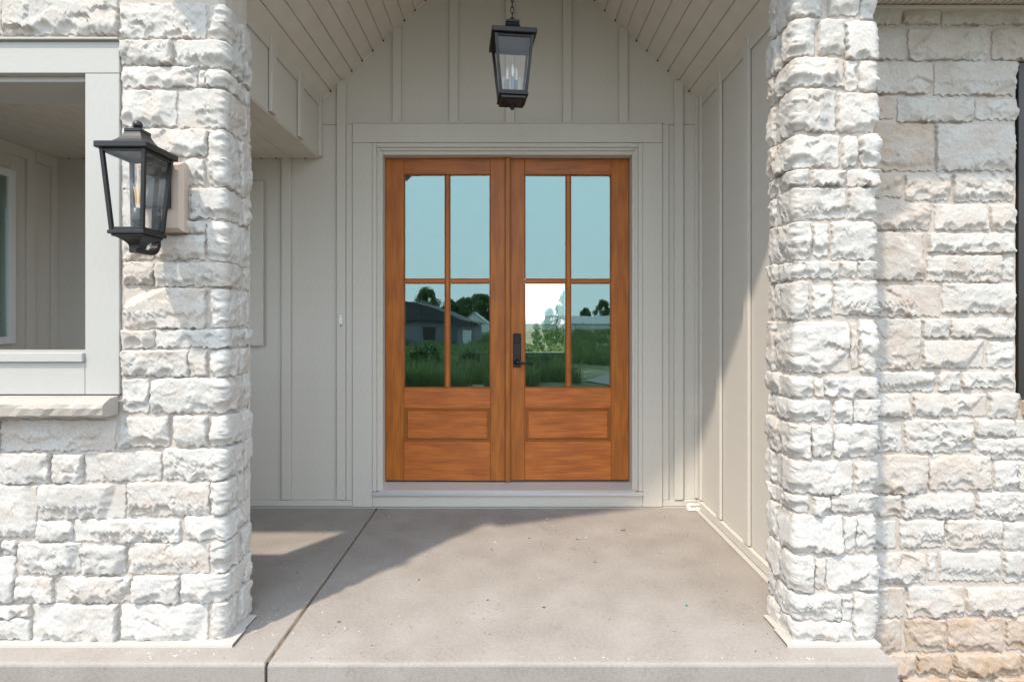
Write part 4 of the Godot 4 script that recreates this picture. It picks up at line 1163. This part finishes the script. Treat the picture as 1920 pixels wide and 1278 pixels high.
		board(d, "muntin", bx + 0.0167, x1, by - 0.0145, by + 0.0145, z1 - 0.028, z1 - 0.007, M.wood_across, 0.006)
		for cx in [[x0, bx - 0.0165], [bx + 0.0165, x1]]:
			for cy in [[gy0, by - 0.0145], [by + 0.0145, gy1]]:
				part(d, "pane", pane_mesh(cx[1] - cx[0] + 0.008, cy[1] - cy[0] + 0.008), M.coated_glass, Vector3((cx[0] + cx[1]) / 2, (cy[0] + cy[1]) / 2, z1 - 0.0175))
				for e in [[cx[0], cx[0] + 0.006, cy[0], cy[1]], [cx[1] - 0.006, cx[1], cy[0], cy[1]]]:
					board(d, "bead", e[0], e[1], e[2], e[3], z1 - 0.0165, z1 - 0.009, M.wood_bead, 0.002)
				for e in [[cx[0] + 0.0062, cx[1] - 0.0062, cy[0], cy[0] + 0.006], [cx[0] + 0.0062, cx[1] - 0.0062, cy[1] - 0.006, cy[1]]]:
					board(d, "bead", e[0], e[1], e[2], e[3], z1 - 0.0165, z1 - 0.009, M.wood_bead, 0.002)
		board(d, "sweep", 0.004, wd - 0.004, -0.009, -0.0005, z0 + 0.006, z1 - 0.002, M.black_plastic, 0.001)
		if leaf == 0:
			board(d, "astragal", wd - 0.016, wd + 0.022, 0.0, hg, z1 + 0.0006, z1 + 0.018, M.wood_upright, 0.006)
			board(d, "astragal_bead", wd - 0.0215, wd - 0.0165, 0.0, hg, z1 + 0.0006, z1 + 0.005, M.wood_bead, 0.0015)
			board(d, "astragal_bead", wd + 0.0225, wd + 0.0275, 0.0, hg, z1 + 0.0006, z1 + 0.005, M.wood_bead, 0.0015)
		else:
			var e := Node3D.new()
			e.name = "handle_set"
			e.position = Vector3(0.0715, 0.992, z1)
			d.add_child(e)
			part(e, "escutcheon", box(Vector3(0.058, 0.258, 0.016), 0.006), M.black_metal, Vector3(0, 0, 0.0085))
			part(e, "keypad", box(Vector3(0.038, 0.062, 0.008), 0.003), M.black_plastic, Vector3(0, 0.085, 0.02))
			for i in 2:
				for j in 4:
					part(e, "key", box(Vector3(0.009, 0.009, 0.002), 0.0008), M.black_metal, Vector3(-0.007 + i * 0.014, 0.065 + j * 0.0135, 0.0247))
			st = newst()
			add_tube(st, [Vector3(0, -0.09, 0.014), Vector3(0, -0.09, 0.022), Vector3(0, -0.09, 0.026), Vector3(0, -0.09, 0.052)], [0.022, 0.021, 0.011, 0.010], 18)
			part(e, "rose", done(st), M.black_metal)
			st = newst()
			add_tube(st, [Vector3(-0.008, -0.086, 0.054), Vector3(0.02, -0.088, 0.056), Vector3(0.05, -0.096, 0.056), Vector3(0.085, -0.106, 0.054), Vector3(0.112, -0.108, 0.050), Vector3(0.124, -0.105, 0.046)], [0.011, 0.0105, 0.009, 0.008, 0.007, 0.004], 10)
			part(e, "lever", done(st), M.black_metal)


func pane_mesh(w: float, h: float) -> ArrayMesh:
	var q := QuadMesh.new()
	q.size = Vector2(w, h)
	var st := SurfaceTool.new()
	st.create_from(q, 0)
	return st.commit()


# ---------------------------------------------------------------- lanterns
func lantern_cage(t: Node3D, wt: float, wb: float, yt: float, yb: float, bar: float) -> void:
	# four leaning posts, top and bottom rails, four panes
	var k := [[-1, -1], [1, -1], [1, 1], [-1, 1]]
	for e in k:
		var st := newst()
		add_bar(st, Vector3(e[0] * (wb - bar / 2), yb, e[1] * (wb - bar / 2)), Vector3(e[0] * (wt - bar / 2), yt, e[1] * (wt - bar / 2)), bar)
		part(t, "post", done(st), M.black_metal)
	for i in 4:
		var a: Array = k[i]
		var b: Array = k[(i + 1) % 4]
		for y in [[yt - bar * 0.4, wt - bar * 0.55, "top_rail"], [yb + bar * 0.4, wb - bar * 0.5, "bottom_rail"]]:
			var st := newst()
			var p := Vector3(a[0] * y[1], y[0], a[1] * y[1])
			var q := Vector3(b[0] * y[1], y[0], b[1] * y[1])
			var sh := (q - p).normalized() * bar * 0.4
			add_box(st, (p + q) / 2, (q - p - sh * 2).abs() + Vector3(bar * 0.7 if absf(q.x - p.x) < 0.01 else 0.0, bar, bar * 0.7 if absf(q.z - p.z) < 0.01 else 0.0), 0.001)
			part(t, y[2], done(st), M.black_metal)
		var gt := wt - bar * 0.6
		var gb := wb - bar * 0.6
		var st2 := newst()
		var n := Vector3(a[0] + b[0], 0, a[1] + b[1]) * 10.0
		face(st2, [Vector3(a[0] * gb, yb, a[1] * gb), Vector3(b[0] * gb, yb, b[1] * gb), Vector3(b[0] * gt, yt, b[1] * gt), Vector3(a[0] * gt, yt, a[1] * gt)], -n)
		part(t, "pane", done(st2), M.clear_glass)


func lanterns() -> void:
	# on the stone wall
	var t := thing("wall_lantern", "black wall lantern with clear glass on the stone wall", "lantern", Vector3(-1.4875, 1.685, -2.13))
	lantern_cage(t, 0.088, 0.066, 0.372, 0.062, 0.013)
	var st := newst()
	add_box(st, Vector3(0, 0.384, 0), Vector3(0.202, 0.024, 0.202), 0.003)
	part(t, "cap", done(st), M.black_metal)
	st = newst()
	var prof := [[0.396, 0.072], [0.405, 0.062], [0.417, 0.050], [0.431, 0.040], [0.444, 0.034], [0.453, 0.031]]
	add_frustum(st, 0.3962, 0.082, 0.398, 0.074)
	for i in prof.size() - 1:
		add_frustum(st, prof[i][0] + 0.002, prof[i][1], prof[i + 1][0] + 0.002, prof[i + 1][1])
	part(t, "roof", done(st), M.black_metal)
	st = newst()
	add_box(st, Vector3(0, 0.4615, 0), Vector3(0.066, 0.013, 0.066), 0.002)
	part(t, "top_plate", done(st), M.black_metal)
	st = newst()
	add_lathe(st, [[0.0, 0.467], [0.008, 0.468], [0.008, 0.474], [0.016, 0.480], [0.0185, 0.490], [0.015, 0.500], [0.008, 0.506], [0.0, 0.508]], Vector3.ZERO, 16)
	part(t, "finial", done(st), M.black_metal)
	st = newst()
	add_box(st, Vector3(0, 0.054, 0), Vector3(0.142, 0.014, 0.142), 0.002)
	add_box(st, Vector3(0, 0.0425, 0), Vector3(0.124, 0.008, 0.124), 0.002)
	part(t, "base_plate", done(st), M.black_metal)
	st = newst()
	var np := [[0.038, 0.052], [0.031, 0.042], [0.022, 0.031], [0.014, 0.024], [0.007, 0.021], [-0.004, 0.020]]
	for i in np.size() - 1:
		add_frustum(st, np[i + 1][0], np[i + 1][1], np[i][0], np[i][1])
	part(t, "neck", done(st), M.black_metal)
	# hooked arm back to the wall plate
	st = newst()
	var arm := []
	for k in 9:
		var g := PI / 2 * k / 8.0
		arm.append(Vector3(0, -0.013 + 0.05 - 0.05 * cos(g), -0.062 - 0.05 * sin(g)))
	add_bar(st, Vector3(0, -0.013, 0.028), Vector3(0, -0.013, -0.062), 0.028, 0.018)
	for i in arm.size() - 1:
		add_bar(st, arm[i], arm[i + 1] + (arm[i + 1] - arm[i]) * 0.1, 0.028, 0.018)
	add_bar(st, Vector3(0, 0.037, -0.112), Vector3(0, 0.19, -0.112), 0.028, 0.018)
	part(t, "arm", done(st), M.black_metal)
	st = newst()
	add_box(st, Vector3(0, 0.285, -0.113), Vector3(0.115, 0.205, 0.022), 0.004)
	part(t, "wall_plate", done(st), M.black_metal)
	st = newst()
	add_bar(st, Vector3(0, 0.33, -0.106), Vector3(0, 0.33, -0.07), 0.05, 0.03)
	part(t, "bracket", done(st), M.black_metal)
	st = newst()
	add_lathe(st, [[0.0, 0.061], [0.009, 0.0612], [0.009, 0.098], [0.02, 0.10], [0.022, 0.11], [0.022, 0.155], [0.018, 0.157]], Vector3.ZERO, 20)
	part(t, "socket", done(st), M.socket)
	st = newst()
	add_lathe(st, [[0.015, 0.158], [0.017, 0.175], [0.030, 0.200], [0.036, 0.224], [0.035, 0.244], [0.028, 0.262], [0.014, 0.273], [0.0, 0.276]], Vector3.ZERO, 24)
	var bulb := part(t, "bulb", done(st), M.clear_glass)
	st = newst()
	for k in 4:
		var g := TAU * k / 4 + 0.4
		add_tube(st, [Vector3(cos(g) * 0.005, 0.178, sin(g) * 0.005), Vector3(cos(g) * 0.016, 0.244, sin(g) * 0.016)], [0.0018], 6)
	part(bulb, "filament", done(st), M.filament)

	# hanging from the ceiling
	t = thing("hanging_lantern", "black hanging lantern on a chain above the door", "lantern", Vector3(0.014, 2.66, -3.2))
	t.rotation.y = 0.11
	lantern_cage(t, 0.115, 0.082, 0.40, 0.075, 0.016)
	st = newst()
	add_box(st, Vector3(0, 0.4165, 0), Vector3(0.262, 0.03, 0.262), 0.003)
	part(t, "cap", done(st), M.black_metal)
	st = newst()
	prof = [[0.432, 0.090], [0.442, 0.076], [0.458, 0.060], [0.476, 0.047], [0.494, 0.039], [0.508, 0.036]]
	for i in prof.size() - 1:
		add_frustum(st, prof[i][0], prof[i][1], prof[i + 1][0], prof[i + 1][1])
	part(t, "roof", done(st), M.black_metal)
	st = newst()
	add_box(st, Vector3(0, 0.516, 0), Vector3(0.08, 0.015, 0.08), 0.002)
	part(t, "top_plate", done(st), M.black_metal)
	st = newst()
	add_box(st, Vector3(0, 0.068, 0), Vector3(0.172, 0.013, 0.172), 0.002)
	add_box(st, Vector3(0, 0.052, 0), Vector3(0.15, 0.018, 0.15), 0.003)
	add_frustum(st, 0.030, 0.030, 0.0428, 0.055)
	part(t, "base_plate", done(st), M.black_metal)
	st = newst()
	add_lathe(st, [[0.0, 0.0], [0.007, 0.001], [0.012, 0.006], [0.0135, 0.012], [0.012, 0.018], [0.008, 0.024], [0.016, 0.029], [0.02, 0.031], [0.0, 0.032]], Vector3.ZERO, 16)
	part(t, "finial", done(st), M.black_metal)
	for p in [Vector3(0.0, 0, 0.028), Vector3(-0.027, 0, -0.014), Vector3(0.026, 0, -0.014)]:
		st = newst()
		add_lathe(st, [[0.0095, 0.0745], [0.0095, 0.185], [0.0, 0.1855]], p, 14)
		part(t, "candle_sleeve", done(st), M.candle_sleeve)
		st = newst()
		add_lathe(st, [[0.006, 0.186], [0.0075, 0.195], [0.0115, 0.212], [0.0115, 0.224], [0.007, 0.244], [0.002, 0.262], [0.0, 0.264]], p, 14)
		part(t, "bulb", done(st), M.bulb_white)
	st = newst()
	var ring := []
	for k in 14:
		var g := TAU * k / 14
		ring.append(Vector3(cos(g) * 0.013, 0.538 + sin(g) * 0.016, 0))
	add_tube(st, ring, [0.0035], 6, true)
	part(t, "loop", done(st), M.black_metal)
	st = newst()
	ring = []
	for k in 14:
		var g := TAU * k / 14
		ring.append(Vector3(cos(g) * 0.009, sin(g) * 0.011 + signf(sin(g)) * 0.009, 0))
	add_tube(st, ring, [0.0026], 6, true)
	var link := done(st)
	var y := 0.566
	var k2 := 0
	while y < 1.70:
		part(t, "chain_link", link, M.black_metal, Vector3(0, y, 0), Vector3(0, PI / 2 if k2 % 2 == 0 else 0.25, 0))
		y += 0.0335
		k2 += 1
	st = newst()
	add_lathe(st, [[0.0, 1.68], [0.03, 1.685], [0.06, 1.70], [0.06, 1.74]], Vector3.ZERO, 20)
	part(t, "canopy", done(st), M.black_metal)


# ---------------------------------------------------------------- the room behind the door
func room() -> void:
	var r := thing("hall", "dim hall behind the glass of the double door", "room")
	board(r, "floor", -3.6, 2.0, 0.03, 0.09, -8.7, -4.205, M.room_floor)
	board(r, "ceiling", -3.6, 2.0, 2.76, 2.9, -8.7, -4.205, M.room_paint)
	board(r, "wall", -3.7, -3.605, 0.03, 2.75, -8.7, -4.205, M.room_paint)
	board(r, "wall", 2.005, 2.1, 0.03, 2.75, -8.7, -4.205, M.room_paint)
	# far wall with three window openings
	var x := [-3.6, -1.44, -0.80, -0.62, 0.02, 0.10, 0.90, 2.0]
	board(r, "wall", -3.6, 2.0, 0.095, 0.86, -8.69, -8.5, M.room_paint)
	board(r, "wall", -3.6, 2.0, 2.09, 2.755, -8.69, -8.5, M.room_paint)
	for i in [0, 2, 4, 6]:
		board(r, "wall", x[i], x[i + 1], 0.865, 2.085, -8.69, -8.5, M.room_paint)
	for i in [1, 3]:
		board(r, "added_dark_board", x[i] + 0.021, x[i + 1] - 0.021, 0.901, 2.08, -8.57, -8.55, M.grey_cladding)  # added boards, block the daylight so these openings stay dark behind the glass
	for i in [1, 3, 5]:
		board(r, "window_frame", x[i] + 0.001, x[i + 1] - 0.001, 0.866, 0.90, -8.64, -8.49, M.bronze_frame)
		board(r, "window_frame", x[i] + 0.001, x[i] + 0.02, 0.901, 2.08, -8.6, -8.52, M.bronze_frame)
		board(r, "window_frame", x[i + 1] - 0.02, x[i + 1] - 0.001, 0.901, 2.08, -8.6, -8.52, M.bronze_frame)
	var h := thing("house_body", "roof and outer walls of the house behind the entry", "house")
	board(h, "wall", -5.5, -3.72, -0.6, 3.1, -8.8, -4.25, M.white_cladding)
	board(h, "wall", 2.15, 5.5, -0.6, 3.1, -8.8, -2.98, M.white_cladding)
	board(h, "roof", -5.8, 5.8, 3.31, 3.45, -9.1, -4.1, M.shingle)


# ---------------------------------------------------------------- what the glass mirrors
func make_crown(seed_: int, h: float, r: float, n: int, leaf: float, cone := 0.0) -> ArrayMesh:
	var rng := RandomNumberGenerator.new()
	rng.seed = seed_
	var clumps := []
	for k in 34:
		var t := rng.randf()
		var rad := r * (sin(PI * (0.12 + 0.8 * t)) * (1 - cone) + cone * (1.05 - t)) * rng.randf_range(0.3, 0.95)
		var g := rng.randf() * TAU
		clumps.append([Vector3(cos(g) * rad, h * (0.14 + 0.8 * t), sin(g) * rad), r * rng.randf_range(0.2, 0.42)])
	var pos := PackedVector3Array()
	var nor := PackedVector3Array()
	for k in n:
		var c: Array = clumps[rng.randi_range(0, clumps.size() - 1)]
		var d := Vector3(rng.randfn(), rng.randfn(), rng.randfn()).normalized()
		var p: Vector3 = c[0] + d * c[1] * pow(rng.randf(), 0.4)
		var u := Vector3(rng.randfn(), rng.randfn(), rng.randfn()).normalized() * leaf * rng.randf_range(0.6, 1.3)
		var v := u.cross(d).normalized() * leaf * 0.6
		var nn := u.cross(v).normalized()
		for q in [p - u, p + v, p + u, p - u, p + u, p - v]:
			pos.append(q)
			nor.append(nn)
	var arr := []
	arr.resize(Mesh.ARRAY_MAX)
	arr[Mesh.ARRAY_VERTEX] = pos
	arr[Mesh.ARRAY_NORMAL] = nor
	var mesh := ArrayMesh.new()
	mesh.add_surface_from_arrays(Mesh.PRIMITIVE_TRIANGLES, arr)
	return mesh


func trunk_mesh(h: float, r: float) -> ArrayMesh:
	var st := newst()
	add_tube(st, [Vector3(0, -0.2, 0), Vector3(0.03 * h, h * 0.3, 0), Vector3(0, h * 0.6, 0.02 * h), Vector3(0.01 * h, h * 0.9, 0)], [r, r * 0.7, r * 0.45, r * 0.12], 8)
	for k in 5:
		var g := k * 2.4
		var b := Vector3(0.01 * h, h * (0.3 + 0.09 * k), 0.01 * h)
		add_tube(st, [b, b + Vector3(cos(g) * 0.12, 0.1, sin(g) * 0.12) * h, b + Vector3(cos(g) * 0.2, 0.22, sin(g) * 0.2) * h], [r * 0.35, r * 0.22, r * 0.06], 6)
	return done(st)


func surroundings() -> void:
	# trees across the field and behind the house
	var crowns := [make_crown(1, 8.0, 3.4, 11000, 0.17), make_crown(2, 9.5, 3.3, 11000, 0.17), make_crown(3, 9.0, 2.4, 4200, 0.2, 0.85)]
	var trunks := [trunk_mesh(8.0, 0.22), trunk_mesh(9.5, 0.24), trunk_mesh(9.0, 0.2)]
	var spots := [
		[-22.0, 150.0, 0, 1.05, "broad tree beside the white barn across the field"], [-17.0, 154.0, 1, 0.95, "tall tree right behind the white barn"],
		[-11.5, 148.0, 0, 1.25, "full round tree to the right of the white barn"], [-7.8, 152.0, 1, 1.05, "dense tree nearest the field's gap"],
		[-14.5, 158.0, 0, 1.3, "broad tree between the barn and the round tree"], [-19.5, 165.0, 0, 1.2, "far broad tree over the barn roof"], [-4.6, 165.0, 0, 0.8, "low tree at the right end of the tree line"],
		[-27.0, 140.0, 1, 1.2, "tree rising behind the grey house"], [19.5, 112.0, 0, 0.55, "low tree over the long white shed"],
		[23.0, 110.0, 1, 0.65, "taller tree at the long shed's far end"], [5.0, 170.0, 0, 0.62, "far low tree left of the shed"],
		[1.5, -30.0, 2, 0.20, "smallest conifer seen through the hall window"], [2.3, -31.0, 2, 0.30, "short conifer seen through the hall window"],
		[3.2, -30.0, 2, 0.42, "mid-sized conifer seen through the hall window"], [4.3, -31.0, 2, 0.55, "tallest conifer seen through the hall window"]]
	for s in spots:
		var t := thing("conifer_tree" if s[2] == 2 else "leafy_tree", s[4], "tree", Vector3(s[0], land(s[0], s[1]) if s[1] > 0 else -0.5, s[1]), "trees around the house")
		t.rotation.y = s[0]
		t.scale = Vector3.ONE * s[3]
		part(t, "crown", crowns[s[2]], M.leaf)
		part(t, "trunk", trunks[s[2]], M.bark)
	# shrubs close behind the house, seen low in the hall window
	var low := make_crown(7, 1.7, 0.9, 2600, 0.09)
	for s in [[0.1, -11.0, 0.75, "bright shrub outside the hall window"], [1.0, -11.6, 0.7, "second shrub outside the hall window, farther right"], [-2.6, -10.6, 1.0, "shrub outside the hall's farther window"]]:
		var t := thing("shrub", s[3], "shrub", Vector3(s[0], -0.5, s[1]), "shrubs behind the house")
		t.scale = Vector3.ONE * s[2] * 1.1
		part(t, "crown", low, M.grass_blade)
		part(t, "trunk", trunk_mesh(0.9, 0.03), M.bark)
	# grey house
	var y := land(-9, 42)
	var h := thing("grey_house", "dark grey house with dark roof across the yard", "house", Vector3(-9.6, y, 44.0))
	board(h, "wall", -5.5, 3.4, -0.4, 2.6, 0.0, 8.0, M.grey_cladding)
	board(h, "wall", 3.401, 5.1, -0.4, 2.2, -1.6, 6.0, M.grey_cladding)
	part(h, "roof", prism([Vector2(-6.0, 2.6), Vector2(3.9, 2.6), Vector2(2.4, 3.3), Vector2(-1.0, 4.5), Vector2(-6.0, 4.5)], -0.5, 8.4), M.shingle)
	part(h, "roof", prism([Vector2(3.0, 2.21), Vector2(5.5, 2.21), Vector2(5.2, 2.45), Vector2(3.0, 2.9)], -2.0, 6.3), M.shingle)
	board(h, "window", -0.2, 1.0, 0.8, 2.0, -0.05, -0.001, M.bronze_frame)
	board(h, "door", 3.9, 4.7, -0.35, 1.7, -1.65, -1.601, M.white_cladding)
	# white barn
	y = land(-11, 112)
	h = thing("white_barn", "white barn with pale metal gable roof across the field", "barn", Vector3(-11.2, y, 112.0))
	board(h, "wall", -2.7, 2.9, -0.6, 2.1, 0.0, 10.0, M.white_cladding)
	part(h, "gable", prism([Vector2(-2.7, 2.1), Vector2(2.9, 2.1), Vector2(0.1, 4.4)], 0.0, 0.12), M.white_cladding)
	for s in [-1.0, 1.0]:
		part(h, "roof_slope", box(Vector3(4.0, 0.1, 10.6), 0.01), M.metal_roof, Vector3(0.1 + s * 1.45, 3.3, 5.0), Vector3(0, 0, -s * 0.69))
	board(h, "door", -0.9, 0.9, -0.5, 1.6, -0.06, -0.001, M.grey_cladding)
	# long shed
	y = land(14, 95)
	h = thing("long_shed", "long low white shed on the grassy rise", "shed", Vector3(14.6, y, 95.0))
	board(h, "wall", -10.0, 7.4, -1.2, 1.1, 0.0, 7.0, M.white_cladding)
	for k in 12:
		part(h, "roof_sheet", box(Vector3(1.42, 0.08, 3.9), 0.01), M.metal_roof, Vector3(-9.2 + k * 1.45, 1.83, 1.5), Vector3(-0.42, 0, 0))
	board(h, "back_roof", -10.0, 8.2, 1.1, 2.6, 3.3, 7.0, M.metal_roof)
	var pole := newst()
	add_tube(pole, [Vector3(0, -0.2, 0), Vector3(0, 6.2, 0)], [0.11, 0.08], 8)
	var up := part(self, "utility_pole", done(pole), M.bark, Vector3(10.3, land(10, 88), 88.0))
	tag(up, "slim wooden pole in front of the long shed", "pole")
	# bare soil of the new yard in front of the porch
	var yd := newst()
	yd.set_smooth_group(1)
	for i in 12:
		for j in 10:
			var q := []
			for e in [[i, j], [i + 1, j], [i + 1, j + 1], [i, j + 1]]:
				var x: float = -9.0 + e[0] * 1.5
				var z: float = -3.0 + e[1] * 0.95 + (sin(x * 0.9) * 0.5 if e[1] == 10 else 0.0)
				q.append(Vector3(x, land(x, z) + 0.02 + 0.02 * sin(x * 3.1 + z * 2.3), z))
			face(yd, q, q[0] - Vector3(0, 50, 0))
	structure("dirt_path", done(yd), M.soil)
	var near := make_crown(9, 1.3, 0.8, 2600, 0.07)
	for s in [[-3.3, 10.5, 1.0, "dark bush in the field, left of the driveway"], [-1.9, 12.0, 0.8, "small dark bush left of the field's middle"], [0.5, 10.2, 0.9, "dark bush in the middle of the field"], [1.5, 11.0, 0.7, "small bush beside the driveway"]]:
		var t := thing("bush", s[3], "bush", Vector3(s[0], land(s[0], s[1]) - 0.25, s[1]), "bushes in the field")
		t.scale = Vector3.ONE * s[2]
		t.rotation.y = s[0]
		part(t, "crown", near, M.leaf)
		part(t, "trunk", trunk_mesh(0.8, 0.03), M.bark)
	# driveway
	var st := newst()
	st.set_smooth_group(1)
	var pts := [[9.0, 4.0], [5.4, 7.0], [4.2, 9.5], [5.5, 12.0], [9.0, 13.2], [16.0, 13.8]]
	for i in pts.size() - 1:
		var a := Vector3(pts[i][0], land(pts[i][0], pts[i][1]) + 0.03, pts[i][1])
		var b := Vector3(pts[i + 1][0], land(pts[i + 1][0], pts[i + 1][1]) + 0.03, pts[i + 1][1])
		var o := Vector3(1.6, 0, 0.9)
		face(st, [a - o, b - o, b + o, a + o], a - Vector3(0, 50, 0))
	structure("driveway", done(st), M.asphalt)
	# rough grass in the field
	var bl := newst()
	var rng := RandomNumberGenerator.new()
	rng.seed = 31
	for k in 9:
		var g := rng.randf() * TAU
		var d := Vector3(cos(g), 0, sin(g))
		var hh := rng.randf_range(0.25, 0.6)
		var p := d * rng.randf() * 0.12
		var s := Vector3(-d.z, 0, d.x) * 0.012
		face(bl, [p - s, p + s, p + Vector3(0, hh * 0.7, 0) + d * hh * 0.15 + s * 0.6, p + Vector3(0, hh * 0.7, 0) + d * hh * 0.15 - s * 0.6], p - d)
		face(bl, [p + Vector3(0, hh * 0.7, 0) + d * hh * 0.15 + s * 0.6, p + Vector3(0, hh * 0.7, 0) + d * hh * 0.15 - s * 0.6, p + Vector3(0, hh, 0) + d * hh * 0.4], p - d)
	var mm := MultiMesh.new()
	mm.transform_format = MultiMesh.TRANSFORM_3D
	mm.mesh = done(bl)
	mm.instance_count = 15000
	for k in 15000:
		var z := 6.0 + pow(rng.randf(), 1.6) * 70.0
		var x := rng.randf_range(-1, 1) * (3.5 + z * 0.28)
		if ink.get_noise_2d(x * 0.25, z * 0.12) < 0.0 or (x > 2.4 and z < 15.0):
			x -= 7.0
		var b := Basis(Vector3.UP, rng.randf() * TAU).scaled(Vector3.ONE * rng.randf_range(0.5, 1.4) * (1.0 + z * 0.008))
		mm.set_instance_transform(k, Transform3D(b, Vector3(x, land(x, z) - 0.02, z)))
	var gr := MultiMeshInstance3D.new()
	gr.name = "grass"
	gr.multimesh = mm
	gr.material_override = M.grass_blade
	gr.set_meta("kind", "stuff")
	gr.set_meta("label", "rough green grass growing in the field")
	add_child(gr)


# ----------------------------------------------------------------
func _ready() -> void:
	var cam := Camera3D.new()
	cam.projection = Camera3D.PROJECTION_FRUSTUM
	cam.near = 0.05
	cam.far = 2000.0
	cam.size = 2.0 * 0.05 * 0.639
	cam.frustum_offset = Vector2(0.004, -0.036) * 0.05
	cam.position = Vector3(0, 1.39, 0)
	add_child(cam)
	cam.current = true

	var sky_mat := ProceduralSkyMaterial.new()
	sky_mat.sky_top_color = Color(0.80, 0.86, 0.92)
	sky_mat.sky_horizon_color = Color(0.80, 0.83, 0.85)
	sky_mat.sky_curve = 0.25
	sky_mat.ground_horizon_color = Color(0.6, 0.62, 0.6)
	sky_mat.ground_bottom_color = Color(0.3, 0.3, 0.27)
	sky_mat.sun_angle_max = 40.0
	sky_mat.energy_multiplier = 1.0
	var sky := Sky.new()
	sky.sky_material = sky_mat
	var env := Environment.new()
	env.background_mode = Environment.BG_SKY
	env.sky = sky
	env.background_energy_multiplier = 1.6
	env.tonemap_mode = Environment.TONE_MAPPER_LINEAR
	env.tonemap_exposure = 1.97
	env.ssao_enabled = true
	env.ssil_enabled = true
	env.sdfgi_enabled = true
	var we := WorldEnvironment.new()
	we.environment = env
	add_child(we)

	var sun := DirectionalLight3D.new()
	sun.name = "sun"
	sun.light_color = Color(1.0, 0.945, 0.87)
	sun.light_energy = 0.7
	sun.light_angular_distance = 1.6
	sun.shadow_enabled = true
	var dir := Vector3(0.3255, -0.848, -0.418).normalized()
	sun.transform = Transform3D(Basis.looking_at(dir, Vector3.UP), Vector3(0, 8, 0))
	add_child(sun)

	ink.seed = 3
	ink.noise_type = FastNoiseLite.TYPE_SIMPLEX
	ink.frequency = 1.0
	ink.fractal_octaves = 2
	ridge.seed = 4
	ridge.noise_type = FastNoiseLite.TYPE_SIMPLEX
	ridge.frequency = 1.0
	ridge.fractal_type = FastNoiseLite.FRACTAL_RIDGED
	ridge.fractal_octaves = 3
	cells.seed = 8
	cells.noise_type = FastNoiseLite.TYPE_CELLULAR
	cells.cellular_return_type = FastNoiseLite.RETURN_DISTANCE2_SUB
	cells.frequency = 1.0
	cells.fractal_type = FastNoiseLite.FRACTAL_NONE
	fine.seed = 6
	fine.noise_type = FastNoiseLite.TYPE_SIMPLEX
	fine.frequency = 1.0
	fine.fractal_octaves = 3
	patch.seed = 12
	patch.noise_type = FastNoiseLite.TYPE_SIMPLEX_SMOOTH
	patch.frequency = 1.0
	patch.fractal_octaves = 3

	make_materials()
	floor_and_ground()
	entry_walls()
	ceilings()
	stonework()
	doors()
	lanterns()
	room()
	surroundings()
